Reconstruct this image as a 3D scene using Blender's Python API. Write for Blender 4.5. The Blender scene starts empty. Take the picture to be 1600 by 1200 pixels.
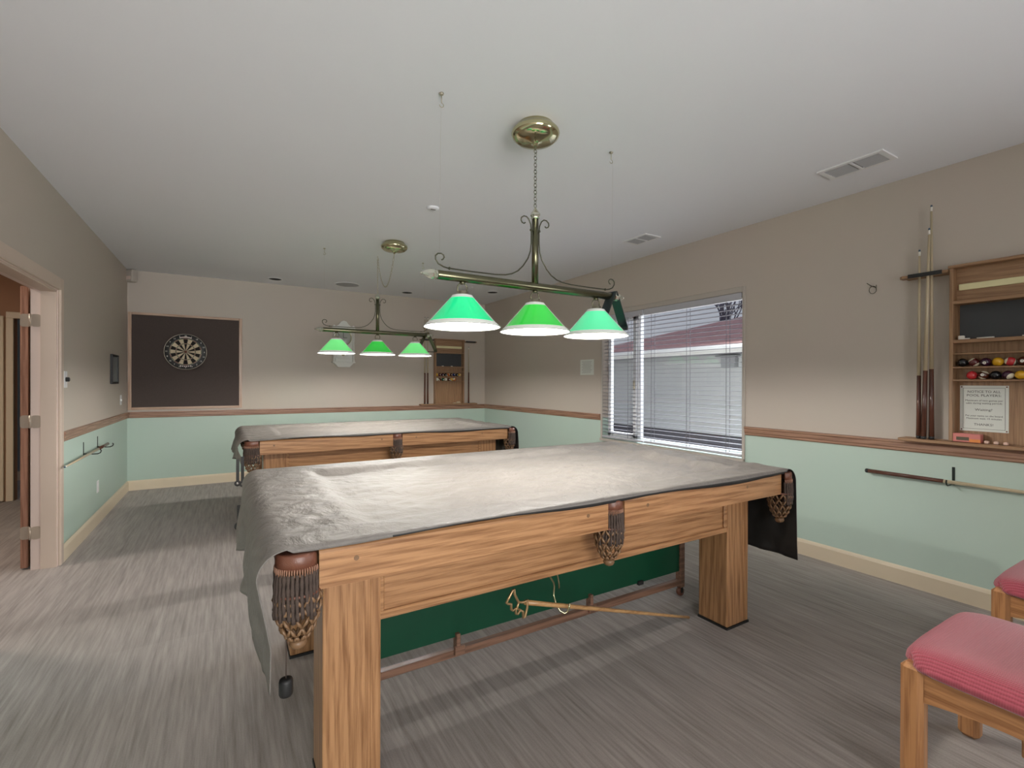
import bpy, bmesh, math, random
from mathutils import Vector, Matrix, noise
random.seed(7)
S = bpy.context.scene
COL = S.collection
PI = math.pi
# ------------------------------------------------------------------ camera
cam = bpy.data.cameras.new('camera'); camo = bpy.data.objects.new('camera', cam); COL.objects.link(camo)
cam.sensor_width = 36.0; cam.lens = 744.29/1600*36; cam.clip_start = 0.02; cam.clip_end = 200
yaw, pit, rol = .5386, -.0026, -.0029
Fh = Vector((math.sin(yaw), math.cos(yaw), 0)); Rt = Vector((math.cos(yaw), -math.sin(yaw), 0)); U = Vector((0,0,1))
Fw = Fh*math.cos(pit)+U*math.sin(pit); Up = U*math.cos(pit)-Fh*math.sin(pit)
R2 = Rt*math.cos(rol)-Up*math.sin(rol); U2 = Rt*math.sin(rol)+Up*math.cos(rol)
camo.matrix_world = Matrix(((R2.x,U2.x,-Fw.x,0),(R2.y,U2.y,-Fw.y,0),(R2.z,U2.z,-Fw.z,1.33),(0,0,0,1)))
S.camera = camo
# ------------------------------------------------------------------ world, lights, exposure
XL, XR, YB, YF, H = -1.0465, 3.8528, 7.3759, -2.4, 2.6912
w = bpy.data.worlds.new('overcast_sky'); S.world = w; w.use_nodes = True
wn = w.node_tree.nodes; wl = w.node_tree.links; wn.clear()
wo = wn.new('ShaderNodeOutputWorld'); wb = wn.new('ShaderNodeBackground'); wr = wn.new('ShaderNodeValToRGB')
tc = wn.new('ShaderNodeTexCoord'); sp = wn.new('ShaderNodeSeparateXYZ')
wl.new(tc.outputs['Generated'], sp.inputs[0]); wl.new(sp.outputs['Z'], wr.inputs[0]); wl.new(wr.outputs[0], wb.inputs[0]); wl.new(wb.outputs[0], wo.inputs[0])
wr.color_ramp.elements[0].position = 0.0; wr.color_ramp.elements[0].color = (.62,.63,.68,1)
wr.color_ramp.elements[1].position = 0.6; wr.color_ramp.elements[1].color = (.42,.44,.62,1)
wb.inputs[1].default_value = .68
def area(name, loc, aim, sx, sy, power, color=(1,1,1), spread=180):
    l = bpy.data.lights.new(name, 'AREA'); l.shape = 'RECTANGLE'; l.size = sx; l.size_y = sy; l.energy = power; l.color = color
    l.spread = math.radians(spread)
    o = bpy.data.objects.new(name, l); COL.objects.link(o); o.location = loc
    o.rotation_euler = (Vector(aim)-Vector(loc)).to_track_quat('-Z', 'Z').to_euler()
    return o
area('sky_glow_light', (6.7,3.5,3.9), (3.2,3.4,1.7), 6.0, 1.6, 1600, (.90,.94,1))      # bright overcast sky above the neighbour's roof
area('side_fill_light', (3.80,-1.35,1.45), (-1.2,1.2,1.2), 1.3, 1.45, 26, (.96,.97,1))  # added fill at an unseen side window, brightening the left wall
area('rear_fill_light', (.2,YF+.05,1.45), (-.1,5.0,2.9), 2.2, 1.6, 54, (1,.99,.98), 110)  # added fill at an unseen rear window, aimed up for ambient light
S.view_settings.view_transform = 'Standard'; S.view_settings.look = 'None'; S.view_settings.exposure = 0.17; S.view_settings.gamma = 1.0
S.view_settings.use_curve_mapping = False

# ------------------------------------------------------------------ materials
def lin(c): return tuple(((v/255)/12.92 if v/255 <= .04045 else ((v/255+.055)/1.055)**2.4) for v in c)+(1,)
def newmat(name):
    m = bpy.data.materials.new(name); m.use_nodes = True
    n = m.node_tree.nodes; l = m.node_tree.links
    return m, n, l, n['Principled BSDF']
def plain(name, rgb, rough=.6, metal=0, nscale=0, namt=.06, bump=0, bscale=200, coat=0, emit=None, estr=0):
    m, n, l, b = newmat(name)
    c = lin(rgb); b.inputs['Base Color'].default_value = c
    b.inputs['Roughness'].default_value = rough; b.inputs['Metallic'].default_value = metal
    if coat: b.inputs['Coat Weight'].default_value = coat; b.inputs['Coat Roughness'].default_value = .15
    t = n.new('ShaderNodeTexCoord')
    nz = n.new('ShaderNodeTexNoise'); nz.inputs['Scale'].default_value = nscale or 6; nz.inputs['Detail'].default_value = 4
    l.new(t.outputs['Object'], nz.inputs['Vector'])
    mx = n.new('ShaderNodeMix'); mx.data_type = 'RGBA'
    a = namt
    mx.inputs['A'].default_value = tuple(v*(1-a) for v in c[:3])+(1,); mx.inputs['B'].default_value = tuple(min(1,v*(1+a)) for v in c[:3])+(1,)
    l.new(nz.outputs['Fac'], mx.inputs['Factor']); l.new(mx.outputs['Result'], b.inputs['Base Color'])
    if bump:
        nb = n.new('ShaderNodeTexNoise'); nb.inputs['Scale'].default_value = bscale; nb.inputs['Detail'].default_value = 3
        bp = n.new('ShaderNodeBump'); bp.inputs['Strength'].default_value = bump; bp.inputs['Distance'].default_value = .004
        l.new(t.outputs['Object'], nb.inputs['Vector']); l.new(nb.outputs['Fac'], bp.inputs['Height']); l.new(bp.outputs['Normal'], b.inputs['Normal'])
    if emit: b.inputs['Emission Color'].default_value = lin(emit); b.inputs['Emission Strength'].default_value = estr
    return m
def wood(name, light, dark, axis, rough=.35, sc=1.0, amt=1.0):
    """oak: fine grain lines running along the given axis, with broad figure"""
    m, n, l, b = newmat(name)
    t = n.new('ShaderNodeTexCoord'); mp = n.new('ShaderNodeMapping')
    s = [85*sc,85*sc,85*sc]; s['xyz'.index(axis)] = 3.0*sc
    mp.inputs['Scale'].default_value = s
    l.new(t.outputs['Object'], mp.inputs['Vector'])
    a = n.new('ShaderNodeTexNoise'); a.inputs['Scale'].default_value = 1.0; a.inputs['Detail'].default_value = 5; a.inputs['Roughness'].default_value = .65; a.inputs['Distortion'].default_value = .4
    l.new(mp.outputs[0], a.inputs['Vector'])
    mp2 = n.new('ShaderNodeMapping'); s2 = [11*sc,11*sc,11*sc]; s2['xyz'.index(axis)] = .8*sc; mp2.inputs['Scale'].default_value = s2
    l.new(t.outputs['Object'], mp2.inputs['Vector'])
    wv = n.new('ShaderNodeTexWave'); wv.wave_type = 'BANDS'; wv.bands_direction = 'DIAGONAL'; wv.inputs['Scale'].default_value = 1.6
    wv.inputs['Distortion'].default_value = 4; wv.inputs['Detail'].default_value = 3; wv.inputs['Detail Scale'].default_value = .8
    l.new(mp2.outputs[0], wv.inputs['Vector'])
    add = n.new('ShaderNodeMath'); add.operation = 'MULTIPLY_ADD'; add.inputs[1].default_value = .13
    l.new(wv.outputs['Fac'], add.inputs[0]); l.new(a.outputs['Fac'], add.inputs[2])
    r = n.new('ShaderNodeValToRGB'); L = lin(light); D = lin(dark)
    D = tuple(L[i]*(1-amt)+D[i]*amt for i in range(3))+(1,)
    r.color_ramp.elements[0].position = .38; r.color_ramp.elements[0].color = D
    r.color_ramp.elements[1].position = .66; r.color_ramp.elements[1].color = L
    l.new(add.outputs[0], r.inputs[0]); l.new(r.outputs[0], b.inputs['Base Color'])
    b.inputs['Roughness'].default_value = rough; b.inputs['Coat Weight'].default_value = .25; b.inputs['Coat Roughness'].default_value = .2
    bp = n.new('ShaderNodeBump'); bp.inputs['Strength'].default_value = .12; bp.inputs['Distance'].default_value = .002
    l.new(a.outputs['Fac'], bp.inputs['Height']); l.new(bp.outputs['Normal'], b.inputs['Normal'])
    return m
OAKL, OAKD = (184,138,96), (134,92,58)
oak = {a: wood('table_oak_'+a, OAKL, OAKD, a) for a in 'xyz'}
TRL, TRD = (164,126,102), (128,92,72)
trimw = {a: wood('rail_wood_'+a, TRL, TRD, a, rough=.45) for a in 'xyz'}
RKL, RKD = (160,124,90), (132,98,68)
rackw = {a: wood('rack_wood_'+a, RKL, RKD, a, rough=.5, sc=1.3) for a in 'xyz'}
CHL, CHD = (184,132,86), (134,86,50)
chairw = {a: wood('chair_oak_'+a, CHL, CHD, a) for a in 'xyz'}
fram = {a: wood('pale_oak_frame_'+a, (198,170,148), (170,138,114), a, rough=.5) for a in 'xyz'}
doorw = wood('door_wood', (168,124,102), (128,86,66), 'z', rough=.45)
PANEL = wood('rolling_frame_wood', (140,104,84), (100,72,56), 'x', rough=.5)
M = {}
def two_tone(name):
    m, n, l, b = newmat(name)
    g = n.new('ShaderNodeNewGeometry'); s = n.new('ShaderNodeSeparateXYZ'); l.new(g.outputs['Position'], s.inputs[0])
    mt = n.new('ShaderNodeMath'); mt.operation = 'GREATER_THAN'; mt.inputs[1].default_value = .92; l.new(s.outputs['Z'], mt.inputs[0])
    nz = n.new('ShaderNodeTexNoise'); nz.inputs['Scale'].default_value = .9; nz.inputs['Detail'].default_value = 2; l.new(g.outputs['Position'], nz.inputs['Vector'])
    mx = n.new('ShaderNodeMix'); mx.data_type = 'RGBA'; mx.inputs['A'].default_value = lin((190,210,198)); mx.inputs['B'].default_value = lin((194,184,172))
    l.new(mt.outputs[0], mx.inputs['Factor'])
    mx2 = n.new('ShaderNodeMix'); mx2.data_type = 'RGBA'; mx2.blend_type = 'MULTIPLY'; mx2.inputs['Factor'].default_value = .06
    l.new(mx.outputs['Result'], mx2.inputs['A']); l.new(nz.outputs['Color'], mx2.inputs['B']); l.new(mx2.outputs['Result'], b.inputs['Base Color'])
    b.inputs['Roughness'].default_value = .55
    nb = n.new('ShaderNodeTexNoise'); nb.inputs['Scale'].default_value = 160; nb.inputs['Detail'].default_value = 2
    bp = n.new('ShaderNodeBump'); bp.inputs['Strength'].default_value = .08; bp.inputs['Distance'].default_value = .002
    l.new(g.outputs['Position'], nb.inputs['Vector']); l.new(nb.outputs['Fac'], bp.inputs['Height']); l.new(bp.outputs['Normal'], b.inputs['Normal'])
    return m
M['wall'] = two_tone('greige_over_mint_paint')
M['ceil'] = plain('ceiling_paint', (236,237,241), .8, nscale=1.2, namt=.015, bump=.06, bscale=90)
M['cream'] = plain('cream_baseboard_paint', (232,216,190), .4, namt=.03)
M['casing'] = plain('beige_casing_paint', (206,188,172), .45, namt=.03)
M['casing2'] = plain('window_casing_paint', (184,176,166), .5, namt=.03)
M['jamb'] = plain('pinkish_jamb_paint', (222,204,194), .4, namt=.02)
M['hallwall'] = plain('tan_hall_paint', (170,128,98), .6)
M['bluewall'] = plain('grey_blue_paint', (128,142,146), .6)
M['vinylw'] = plain('white_vinyl', (232,232,232), .35, namt=.01)
M['slat'] = plain('white_blind_slat', (184,184,190), .4, namt=.02)
M['slat2'] = plain('shaded_blind_slat', (132,130,136), .5, namt=.02)  # white slats greyed: their underlit look is put into the colour
M['cord'] = plain('blind_ladder_cord', (120,118,122), .8)
M['brass'] = plain('antique_brass', (112,110,88), .25, 1, nscale=20, namt=.08)
M['brassb'] = plain('polished_brass', (196,190,154), .12, 1, nscale=20, namt=.05)
M['chrome'] = plain('brushed_nickel', (190,182,165), .3, 1)
M['hinge'] = plain('satin_nickel_hinge', (186,172,156), .35, .35)
M['wire'] = plain('dark_bronze_wire', (92,92,78), .35, 1)
M['crystal'] = plain('faceted_nickel', (206,206,192), .16, .8, namt=.02)
M['black'] = plain('black_rubber', (34,34,34), .5, namt=.15)
M['triangle'] = plain('black_plastic', (38,46,48), .25, namt=.1)
M['leather'] = plain('brown_leather', (112,70,54), .32, nscale=30, namt=.2, bump=.2, bscale=300)
M['stitch'] = plain('tan_leather_stitch', (150,110,88), .5)
M['fringe'] = plain('dark_brown_fringe', (78,64,56), .8, nscale=60, namt=.3, bump=.6, bscale=500)
M['net'] = plain('leather_net', (128,98,70), .4, nscale=40, namt=.25)
M['fringe_grey'] = plain('slate_brown_fringe', (96,86,92), .7, nscale=60, namt=.25)
M['darkmetal'] = plain('black_steel', (30,40,36), .4, .3)
M['bridgehead'] = plain('dull_brass', (190,160,118), .35, .8)
M['white'] = plain('white_paint', (228,228,222), .4, namt=.02)
M['plate'] = plain('white_switch_plastic', (238,238,238), .3, namt=.01)
M['paper'] = plain('white_paper', (222,226,218), .7, namt=.02)
M['ink'] = plain('black_ink', (50,50,46), .7)
M['felt'] = plain('green_table_felt', (20,92,58), .9, nscale=9, namt=.18)
M['greenboard'] = plain('green_painted_board', (0,68,44), .42, nscale=5, namt=.22)
M['chalkb'] = plain('chalkboard', (58,60,62), .6, nscale=5, namt=.12)
M['slate'] = plain('grey_slate_bed', (90,92,92), .8)
M['dfab'] = plain('dark_brown_board_cloth', (80,70,66), .95, nscale=90, namt=.14, bump=.3, bscale=350)
M['yel'] = plain('yellowish_number_strip', (228,220,172), .5)
M['pink'] = plain('pink_chalk_box_card', (206,126,118), .6); M['orange'] = plain('orange_label', (222,140,70), .6); M['boxgreen'] = plain('dark_label', (88,80,60), .6)
M['chalkw'] = plain('white_chalk', (232,226,216), .9); M['chalkp'] = plain('pale_pink_cue_chalk', (214,182,166), .9)
M['cuelight'] = plain('maple_cue_shaft', (188,172,142), .3, nscale=4, coat=.4)
M['cuedark'] = wood('cue_butt_stain', (104,66,52), (72,42,34), 'z', rough=.25)
M['stick'] = wood('bridge_stick_wood', (196,154,104), (164,120,76), 'x', rough=.35)
M['cuewhite'] = plain('cue_ferrule', (230,226,215), .4)
M['cuetip'] = plain('cue_tip', (70,90,110), .8)
M['dark'] = plain('dark_recess', (40,38,36), .9)
M['grille'] = plain('grey_speaker_grille', (176,176,178), .7, nscale=200, namt=.1)
M['ventd'] = plain('vent_louvre_grey', (128,126,122), .6)
M['glassf'] = plain('picture_glass', (150,156,156), .1)
M['mglass'] = plain('clock_face', (170,172,165), .15)
M['lightgreen'] = None
# vinyl table cover
def cover_mat():
    m, n, l, b = newmat('taupe_vinyl_cover')
    t = n.new('ShaderNodeTexCoord')
    b.inputs['Base Color'].default_value = lin((150,144,138)); b.inputs['Roughness'].default_value = .3
    b.inputs['Specular IOR Level'].default_value = .22
    a = n.new('ShaderNodeTexNoise'); a.inputs['Scale'].default_value = 9; a.inputs['Detail'].default_value = 6; a.inputs['Roughness'].default_value = .62; a.inputs['Distortion'].default_value = .5
    l.new(t.outputs['Object'], a.inputs[0])
    vo = n.new('ShaderNodeTexVoronoi'); vo.feature = 'F1'; vo.inputs['Scale'].default_value = 17; vo.inputs['Randomness'].default_value = 1
    wp = n.new('ShaderNodeMix'); wp.data_type = 'VECTOR'; wp.inputs['Factor'].default_value = .05
    l.new(t.outputs['Object'], wp.inputs['A']); l.new(a.outputs['Color'], wp.inputs['B']); l.new(wp.outputs['Result'], vo.inputs['Vector'])
    mx = n.new('ShaderNodeMath'); mx.operation = 'MULTIPLY_ADD'; mx.inputs[1].default_value = .28; l.new(vo.outputs['Distance'], mx.inputs[0]); l.new(a.outputs['Fac'], mx.inputs[2])
    bp = n.new('ShaderNodeBump'); bp.inputs['Strength'].default_value = .6; bp.inputs['Distance'].default_value = .02
    l.new(mx.outputs[0], bp.inputs['Height']); l.new(bp.outputs['Normal'], b.inputs['Normal'])
    rr = n.new('ShaderNodeMapRange'); rr.inputs['To Min'].default_value = .36; rr.inputs['To Max'].default_value = .58; l.new(a.outputs['Fac'], rr.inputs['Value']); l.new(rr.outputs[0], b.inputs['Roughness'])
    cm = n.new('ShaderNodeMix'); cm.data_type = 'RGBA'; cm.inputs['A'].default_value = lin((112,107,102)); cm.inputs['B'].default_value = lin((134,129,124)); l.new(a.outputs['Fac'], cm.inputs['Factor']); l.new(cm.outputs['Result'], b.inputs['Base Color'])
    return m
M['cover'] = cover_mat()
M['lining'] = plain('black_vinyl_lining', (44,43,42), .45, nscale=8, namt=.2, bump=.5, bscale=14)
M['snap'] = plain('metal_snap', (225,225,225), .15, 1)
def seat_mat():
    m, n, l, b = newmat('red_ribbed_seat_fabric')
    t = n.new('ShaderNodeTexCoord'); wv = n.new('ShaderNodeTexWave'); wv.bands_direction = 'X'; wv.inputs['Scale'].default_value = 44; wv.inputs['Distortion'].default_value = .6
    wv2 = n.new('ShaderNodeTexWave'); wv2.bands_direction = 'Y'; wv2.inputs['Scale'].default_value = 55
    l.new(t.outputs['Object'], wv.inputs[0]); l.new(t.outputs['Object'], wv2.inputs[0])
    ad = n.new('ShaderNodeMath'); ad.operation = 'MULTIPLY_ADD'; ad.inputs[1].default_value = .3; l.new(wv2.outputs['Fac'], ad.inputs[0]); l.new(wv.outputs['Fac'], ad.inputs[2])
    mx = n.new('ShaderNodeMix'); mx.data_type = 'RGBA'; mx.inputs['A'].default_value = lin((142,54,66)); mx.inputs['B'].default_value = lin((172,76,90)); l.new(ad.outputs[0], mx.inputs['Factor'])
    l.new(mx.outputs['Result'], b.inputs['Base Color']); b.inputs['Roughness'].default_value = .85; b.inputs['Sheen Weight'].default_value = .4
    bp = n.new('ShaderNodeBump'); bp.inputs['Strength'].default_value = .5; bp.inputs['Distance'].default_value = .003; l.new(ad.outputs[0], bp.inputs['Height']); l.new(bp.outputs['Normal'], b.inputs['Normal'])
    return m
M['seat'] = seat_mat()
def carpet_mat():
    m, n, l, b = newmat('streaked_carpet_tiles')
    g = n.new('ShaderNodeNewGeometry')
    def streak(sx, sy, det):
        mp = n.new('ShaderNodeMapping'); mp.inputs['Scale'].default_value = (sx,sy,1); l.new(g.outputs['Position'], mp.inputs[0])
        a = n.new('ShaderNodeTexNoise'); a.inputs['Scale'].default_value = 1; a.inputs['Detail'].default_value = det; a.inputs['Roughness'].default_value = .6; l.new(mp.outputs[0], a.inputs[0]); return a
    s1 = streak(62, 3.0, 4); s2 = streak(26, 1.6, 3); s3 = streak(260, 180, 2)
    # per-tile tone (0.5 m tiles)
    mp = n.new('ShaderNodeMapping'); mp.inputs['Scale'].default_value = (2,1.0,1); l.new(g.outputs['Position'], mp.inputs[0])
    fl = n.new('ShaderNodeVectorMath'); fl.operation = 'FLOOR'; l.new(mp.outputs[0], fl.inputs[0])
    wh = n.new('ShaderNodeTexWhiteNoise'); l.new(fl.outputs[0], wh.inputs[0])
    m1 = n.new('ShaderNodeMath'); m1.operation = 'MULTIPLY_ADD'; m1.inputs[1].default_value = .55; l.new(s2.outputs['Fac'], m1.inputs[0]); l.new(s1.outputs['Fac'], m1.inputs[2])
    m2 = n.new('ShaderNodeMath'); m2.operation = 'MULTIPLY_ADD'; m2.inputs[1].default_value = .07; l.new(wh.outputs['Value'], m2.inputs[0]); l.new(m1.outputs[0], m2.inputs[2])
    m3 = n.new('ShaderNodeMath'); m3.operation = 'MULTIPLY_ADD'; m3.inputs[1].default_value = .3; l.new(s3.outputs['Fac'], m3.inputs[0]); l.new(m2.outputs[0], m3.inputs[2])
    r = n.new('ShaderNodeValToRGB'); r.color_ramp.elements[0].position = .68; r.color_ramp.elements[0].color = lin((108,99,91)); r.color_ramp.elements[1].position = 1.18; r.color_ramp.elements[1].color = lin((164,154,148))
    r.color_ramp.elements[1].position = 1.0
    sc = n.new('ShaderNodeMath'); sc.operation = 'MULTIPLY'; sc.inputs[1].default_value = .86; l.new(m3.outputs[0], sc.inputs[0]); l.new(sc.outputs[0], r.inputs[0])
    r.color_ramp.elements[0].position = .52; 
    l.new(r.outputs[0], b.inputs['Base Color']); b.inputs['Roughness'].default_value = .75; b.inputs['Sheen Weight'].default_value = .25
    bp = n.new('ShaderNodeBump'); bp.inputs['Strength'].default_value = .6; bp.inputs['Distance'].default_value = .004; l.new(m3.outputs[0], bp.inputs['Height']); l.new(bp.outputs['Normal'], b.inputs['Normal'])
    return m
M['carpet'] = carpet_mat()
def glass_mat():
    m = bpy.data.materials.new('window_glass'); m.use_nodes = True; n = m.node_tree.nodes; l = m.node_tree.links; n.clear()
    o = n.new('ShaderNodeOutputMaterial'); t = n.new('ShaderNodeBsdfTransparent'); g = n.new('ShaderNodeBsdfGlossy'); g.inputs['Roughness'].default_value = .02
    t.inputs[0].default_value = (.94,.96,.96,1); x = n.new('ShaderNodeMixShader'); x.inputs[0].default_value = .05
    l.new(t.outputs[0], x.inputs[1]); l.new(g.outputs[0], x.inputs[2]); l.new(x.outputs[0], o.inputs[0]); return m
M['glass'] = glass_mat()
def shade_mat(name, rgb, estr):
    m, n, l, b = newmat(name)
    b.inputs['Base Color'].default_value = lin(rgb); b.inputs['Roughness'].default_value = .15; b.inputs['Coat Weight'].default_value = .5
    t = n.new('ShaderNodeTexCoord'); s = n.new('ShaderNodeSeparateXYZ'); l.new(t.outputs['Object'], s.inputs[0])
    r = n.new('ShaderNodeMapRange'); r.inputs['From Min'].default_value = 0; r.inputs['From Max'].default_value = .16; r.inputs['To Min'].default_value = estr*.8; r.inputs['To Max'].default_value = estr*1.5
    l.new(s.outputs['Z'], r.inputs['Value']); l.new(r.outputs[0], b.inputs['Emission Strength']); 
    lw = n.new('ShaderNodeLayerWeight'); lw.inputs['Blend'].default_value = .25
    rp = n.new('ShaderNodeValToRGB'); rp.color_ramp.elements[0].position = .52; rp.color_ramp.elements[0].color = lin(rgb); rp.color_ramp.elements[1].position = .70; rp.color_ramp.elements[1].color = lin((214,216,206))  # edge-on white: limb brightening of the glass put into its colour
    l.new(lw.outputs['Facing'], rp.inputs[0]); l.new(rp.outputs[0], b.inputs['Emission Color']); l.new(rp.outputs[0], b.inputs['Base Color'])
    return m
M['shade_teal'] = shade_mat('lit_teal_green_glass', (20,214,138), 0.40)
M['shade_green'] = shade_mat('lit_leaf_green_glass', (50,190,66), 0.40)
M['shade_mint'] = shade_mat('lit_mint_green_glass', (88,220,158), 0.45)
M['shade_pale'] = shade_mat('lit_pale_green_glass', (112,226,128), 0.50)
M['shade_in'] = plain('lit_white_glass_liner', (245,245,245), .3, emit=(255,252,250), estr=.75)
M['shade_rim'] = plain('frosted_glass_rim', (205,208,200), .2, emit=(255,255,250), estr=.12)
M['bulb'] = plain('lit_bulb_glass', (255,250,240), .3, emit=(255,246,232), estr=6)
M['siding'] = plain('grey_lap_siding', (184,186,186), .6, namt=.03)
M['fascia'] = plain('white_fascia', (222,222,220), .5)
M['roof'] = plain('red_brown_shingles', (206,160,150), .9, nscale=14, namt=.3, bump=.8, bscale=30)
M['soffit'] = plain('grey_soffit', (140,142,144), .7)
M['ground'] = plain('patio_concrete', (168,158,154), .9, nscale=3, namt=.1)
M['found'] = plain('shadowed_foundation', (84,82,88), .9)  # darkened so the shadow along the house base sits in the colour
M['bark'] = plain('bare_tree_bark', (104,98,112), .9, nscale=10, namt=.2)
M['hedge'] = plain('planter_timber', (128,110,104), .9, nscale=8, namt=.2)

# ------------------------------------------------------------------ mesh helpers
def box(bm, x0,x1,y0,y1,z0,z1, bev=0, seg=1):
    r = bmesh.ops.create_cube(bm, size=1); vs = r['verts']
    for v in vs: v.co = Vector(((x0+x1)/2+v.co.x*(x1-x0), (y0+y1)/2+v.co.y*(y1-y0), (z0+z1)/2+v.co.z*(z1-z0)))
    if bev:
        es = list({e for v in vs for e in v.link_edges}); bmesh.ops.bevel(bm, geom=es, offset=bev, segments=seg, affect='EDGES', profile=.5)
def frame_for(d):
    d = d.normalized(); a = Vector((0,0,1)) if abs(d.z) < .9 else Vector((1,0,0))
    u = d.cross(a).normalized(); return u, d.cross(u).normalized()
def tube(bm, pts, r, seg=8, closed=False, taper=None):
    pts = [Vector(p) for p in pts]; n = len(pts); rings = []
    u = None
    for i, p in enumerate(pts):
        if closed: d = pts[(i+1)%n]-pts[i-1]
        else: d = pts[min(i+1,n-1)]-pts[max(i-1,0)]
        d.normalize()
        if u is None: u, v = frame_for(d)
        else:
            u = (u-d*u.dot(d)).normalized(); v = d.cross(u).normalized()
        rr = taper[i] if taper else r
        rings.append([bm.verts.new(p+(u*math.cos(2*PI*k/seg)+v*math.sin(2*PI*k/seg))*rr) for k in range(seg)])
    m = n if closed else n-1
    for i in range(m):
        a, b = rings[i], rings[(i+1)%n]
        for k in range(seg):
            f = bm.faces.new((a[k], a[(k+1)%seg], b[(k+1)%seg], b[k])); f.smooth = True
    if not closed:
        bm.faces.new(rings[0][::-1]); bm.faces.new(rings[-1])
def lathe(bm, prof, c=(0,0,0), axis='z', seg=24, smooth=True, caps=True):
    """profile of (radius, height); revolved round an axis through c"""
    c = Vector(c); rings = []
    for r, h in prof:
        ring = []
        for k in range(seg):
            a = 2*PI*k/seg; x, y = r*math.cos(a), r*math.sin(a)
            p = {'z': (x,y,h), 'x': (h,x,y), 'y': (y,h,x)}[axis]
            ring.append(bm.verts.new(c+Vector(p)))
        rings.append(ring)
    for i in range(len(rings)-1):
        for k in range(seg):
            f = bm.faces.new((rings[i][k], rings[i][(k+1)%seg], rings[i+1][(k+1)%seg], rings[i+1][k])); f.smooth = smooth
    if not caps: return
    if prof[0][0] > 1e-5: bm.faces.new(rings[0][::-1])
    if prof[-1][0] > 1e-5: bm.faces.new(rings[-1])
def prism(bm, poly, a0, a1, axis='y'):
    """extrude a 2D outline along an axis. poly coords: axis y -> (x,z); axis x -> (y,z); axis z -> (x,y)"""
    def P(p, h): return {'y': (p[0],h,p[1]), 'x': (h,p[0],p[1]), 'z': (p[0],p[1],h)}[axis]
    A = [bm.verts.new(P(p,a0)) for p in poly]; B = [bm.verts.new(P(p,a1)) for p in poly]
    bm.faces.new(A); bm.faces.new(B[::-1]); n = len(poly)
    for i in range(n): bm.faces.new((A[i], A[(i+1)%n], B[(i+1)%n], B[i]))
def sphere(bm, c, r, u=16, v=10, sc=(1,1,1)):
    q = bmesh.ops.create_uvsphere(bm, u_segments=u, v_segments=v, radius=r)
    for x in q['verts']: x.co = Vector((x.co.x*sc[0]+c[0], x.co.y*sc[1]+c[1], x.co.z*sc[2]+c[2]))
    for x in q['verts']:
        for f in x.link_faces: f.smooth = True
class B_:
    pass
def build(name, fn, mat, parent=None, loc=None, smooth=False, fix=True):
    bm = bmesh.new(); fn(bm)
    if fix: bmesh.ops.recalc_face_normals(bm, faces=bm.faces)
    me = bpy.data.meshes.new(name); bm.to_mesh(me); bm.free()
    for mm in (mat if isinstance(mat, (list,tuple)) else [mat]): me.materials.append(mm)
    if smooth:
        for p in me.polygons: p.use_smooth = True
    o = bpy.data.objects.new(name, me); COL.objects.link(o)
    if parent: o.parent = parent
    if loc: o.location = loc
    return o
def tag(o, label, cat, group=None, kind=None):
    o['label'] = label; o['category'] = cat
    if group: o['group'] = group
    if kind: o['kind'] = kind
    return o
def thing(name, label, cat, loc=(0,0,0), rz=0, group=None):
    o = bpy.data.objects.new(name, None); COL.objects.link(o); o.location = loc; o.rotation_euler = (0,0,rz); o.empty_display_size = .1
    return tag(o, label, cat, group)
def struct(name, fn, mat, parent=None, label=None):
    o = build(name, fn, mat, parent)
    if not parent: o['kind'] = 'structure'
    if label: o['label'] = label
    return o
def boxes(*bs, bev=0):
    def f(bm):
        for b in bs: box(bm, *b, bev=bev)
    return f
def text_obj(name, s, size, mat, parent, loc, rot, extrude=.0004, sx=1.0, align='CENTER'):
    c = bpy.data.curves.new(name, 'FONT'); c.body = s; c.size = size; c.align_x = align; c.align_y = 'CENTER'; c.extrude = extrude; c.resolution_u = 2
    t = bpy.data.objects.new(name, c); COL.objects.link(t)
    dg = bpy.context.evaluated_depsgraph_get(); me = bpy.data.meshes.new_from_object(t.evaluated_get(dg))
    bpy.data.objects.remove(t); bpy.data.curves.remove(c)
    me.materials.clear(); me.materials.append(mat)
    o = bpy.data.objects.new(name, me); COL.objects.link(o); o.parent = parent; o.location = loc; o.rotation_euler = rot; o.scale = (sx,1,1)
    return o

# ------------------------------------------------------------------ room shell
T = .14
DY0, DY1, DZ = 3.35, 4.63, 2.0          # doorway in the left wall
struct('floor', boxes((-4.2,XR+T,YF-T,9.0,-.08,0)), M['carpet'])
struct('ceiling', boxes((-4.2,XR+T,YF-T,9.0,H,H+.1)), M['ceil'])
struct('wall_left', boxes((XL-T,XL,YF-T,DY0,0,H), (XL-T,XL,DY1,YB+T,0,H), (XL-T,XL,DY0,DY1,DZ,H)), M['wall'])
struct('wall_back', boxes((XL,XR+T,YB,YB+T,0,H)), M['wall'])
WY0, WY1, WZ0, WZ1 = 2.53, 4.33, .675, 2.125
SY0, SY1, SZ0, SZ1 = -2.0, -.7, .72, 2.15  # gap for the added side window, out of view
struct('wall_right', boxes((XR,XR+T,YF-T,SY0,0,H), (XR,XR+T,SY0,SY1,0,SZ0), (XR,XR+T,SY0,SY1,SZ1,H), (XR,XR+T,SY1,WY0,0,H),
                           (XR,XR+T,WY0,WY1,0,WZ0), (XR,XR+T,WY0,WY1,WZ1,H), (XR,XR+T,WY1,YB,0,H)), M['wall'])
struct('wall_front', boxes((XL,-.9,YF-T,YF,0,H), (1.3,XR,YF-T,YF,0,H), (-.9,1.3,YF-T,YF,0,.6), (-.9,1.3,YF-T,YF,2.3,H)), M['wall'])  # gap left for the added rear window
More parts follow.
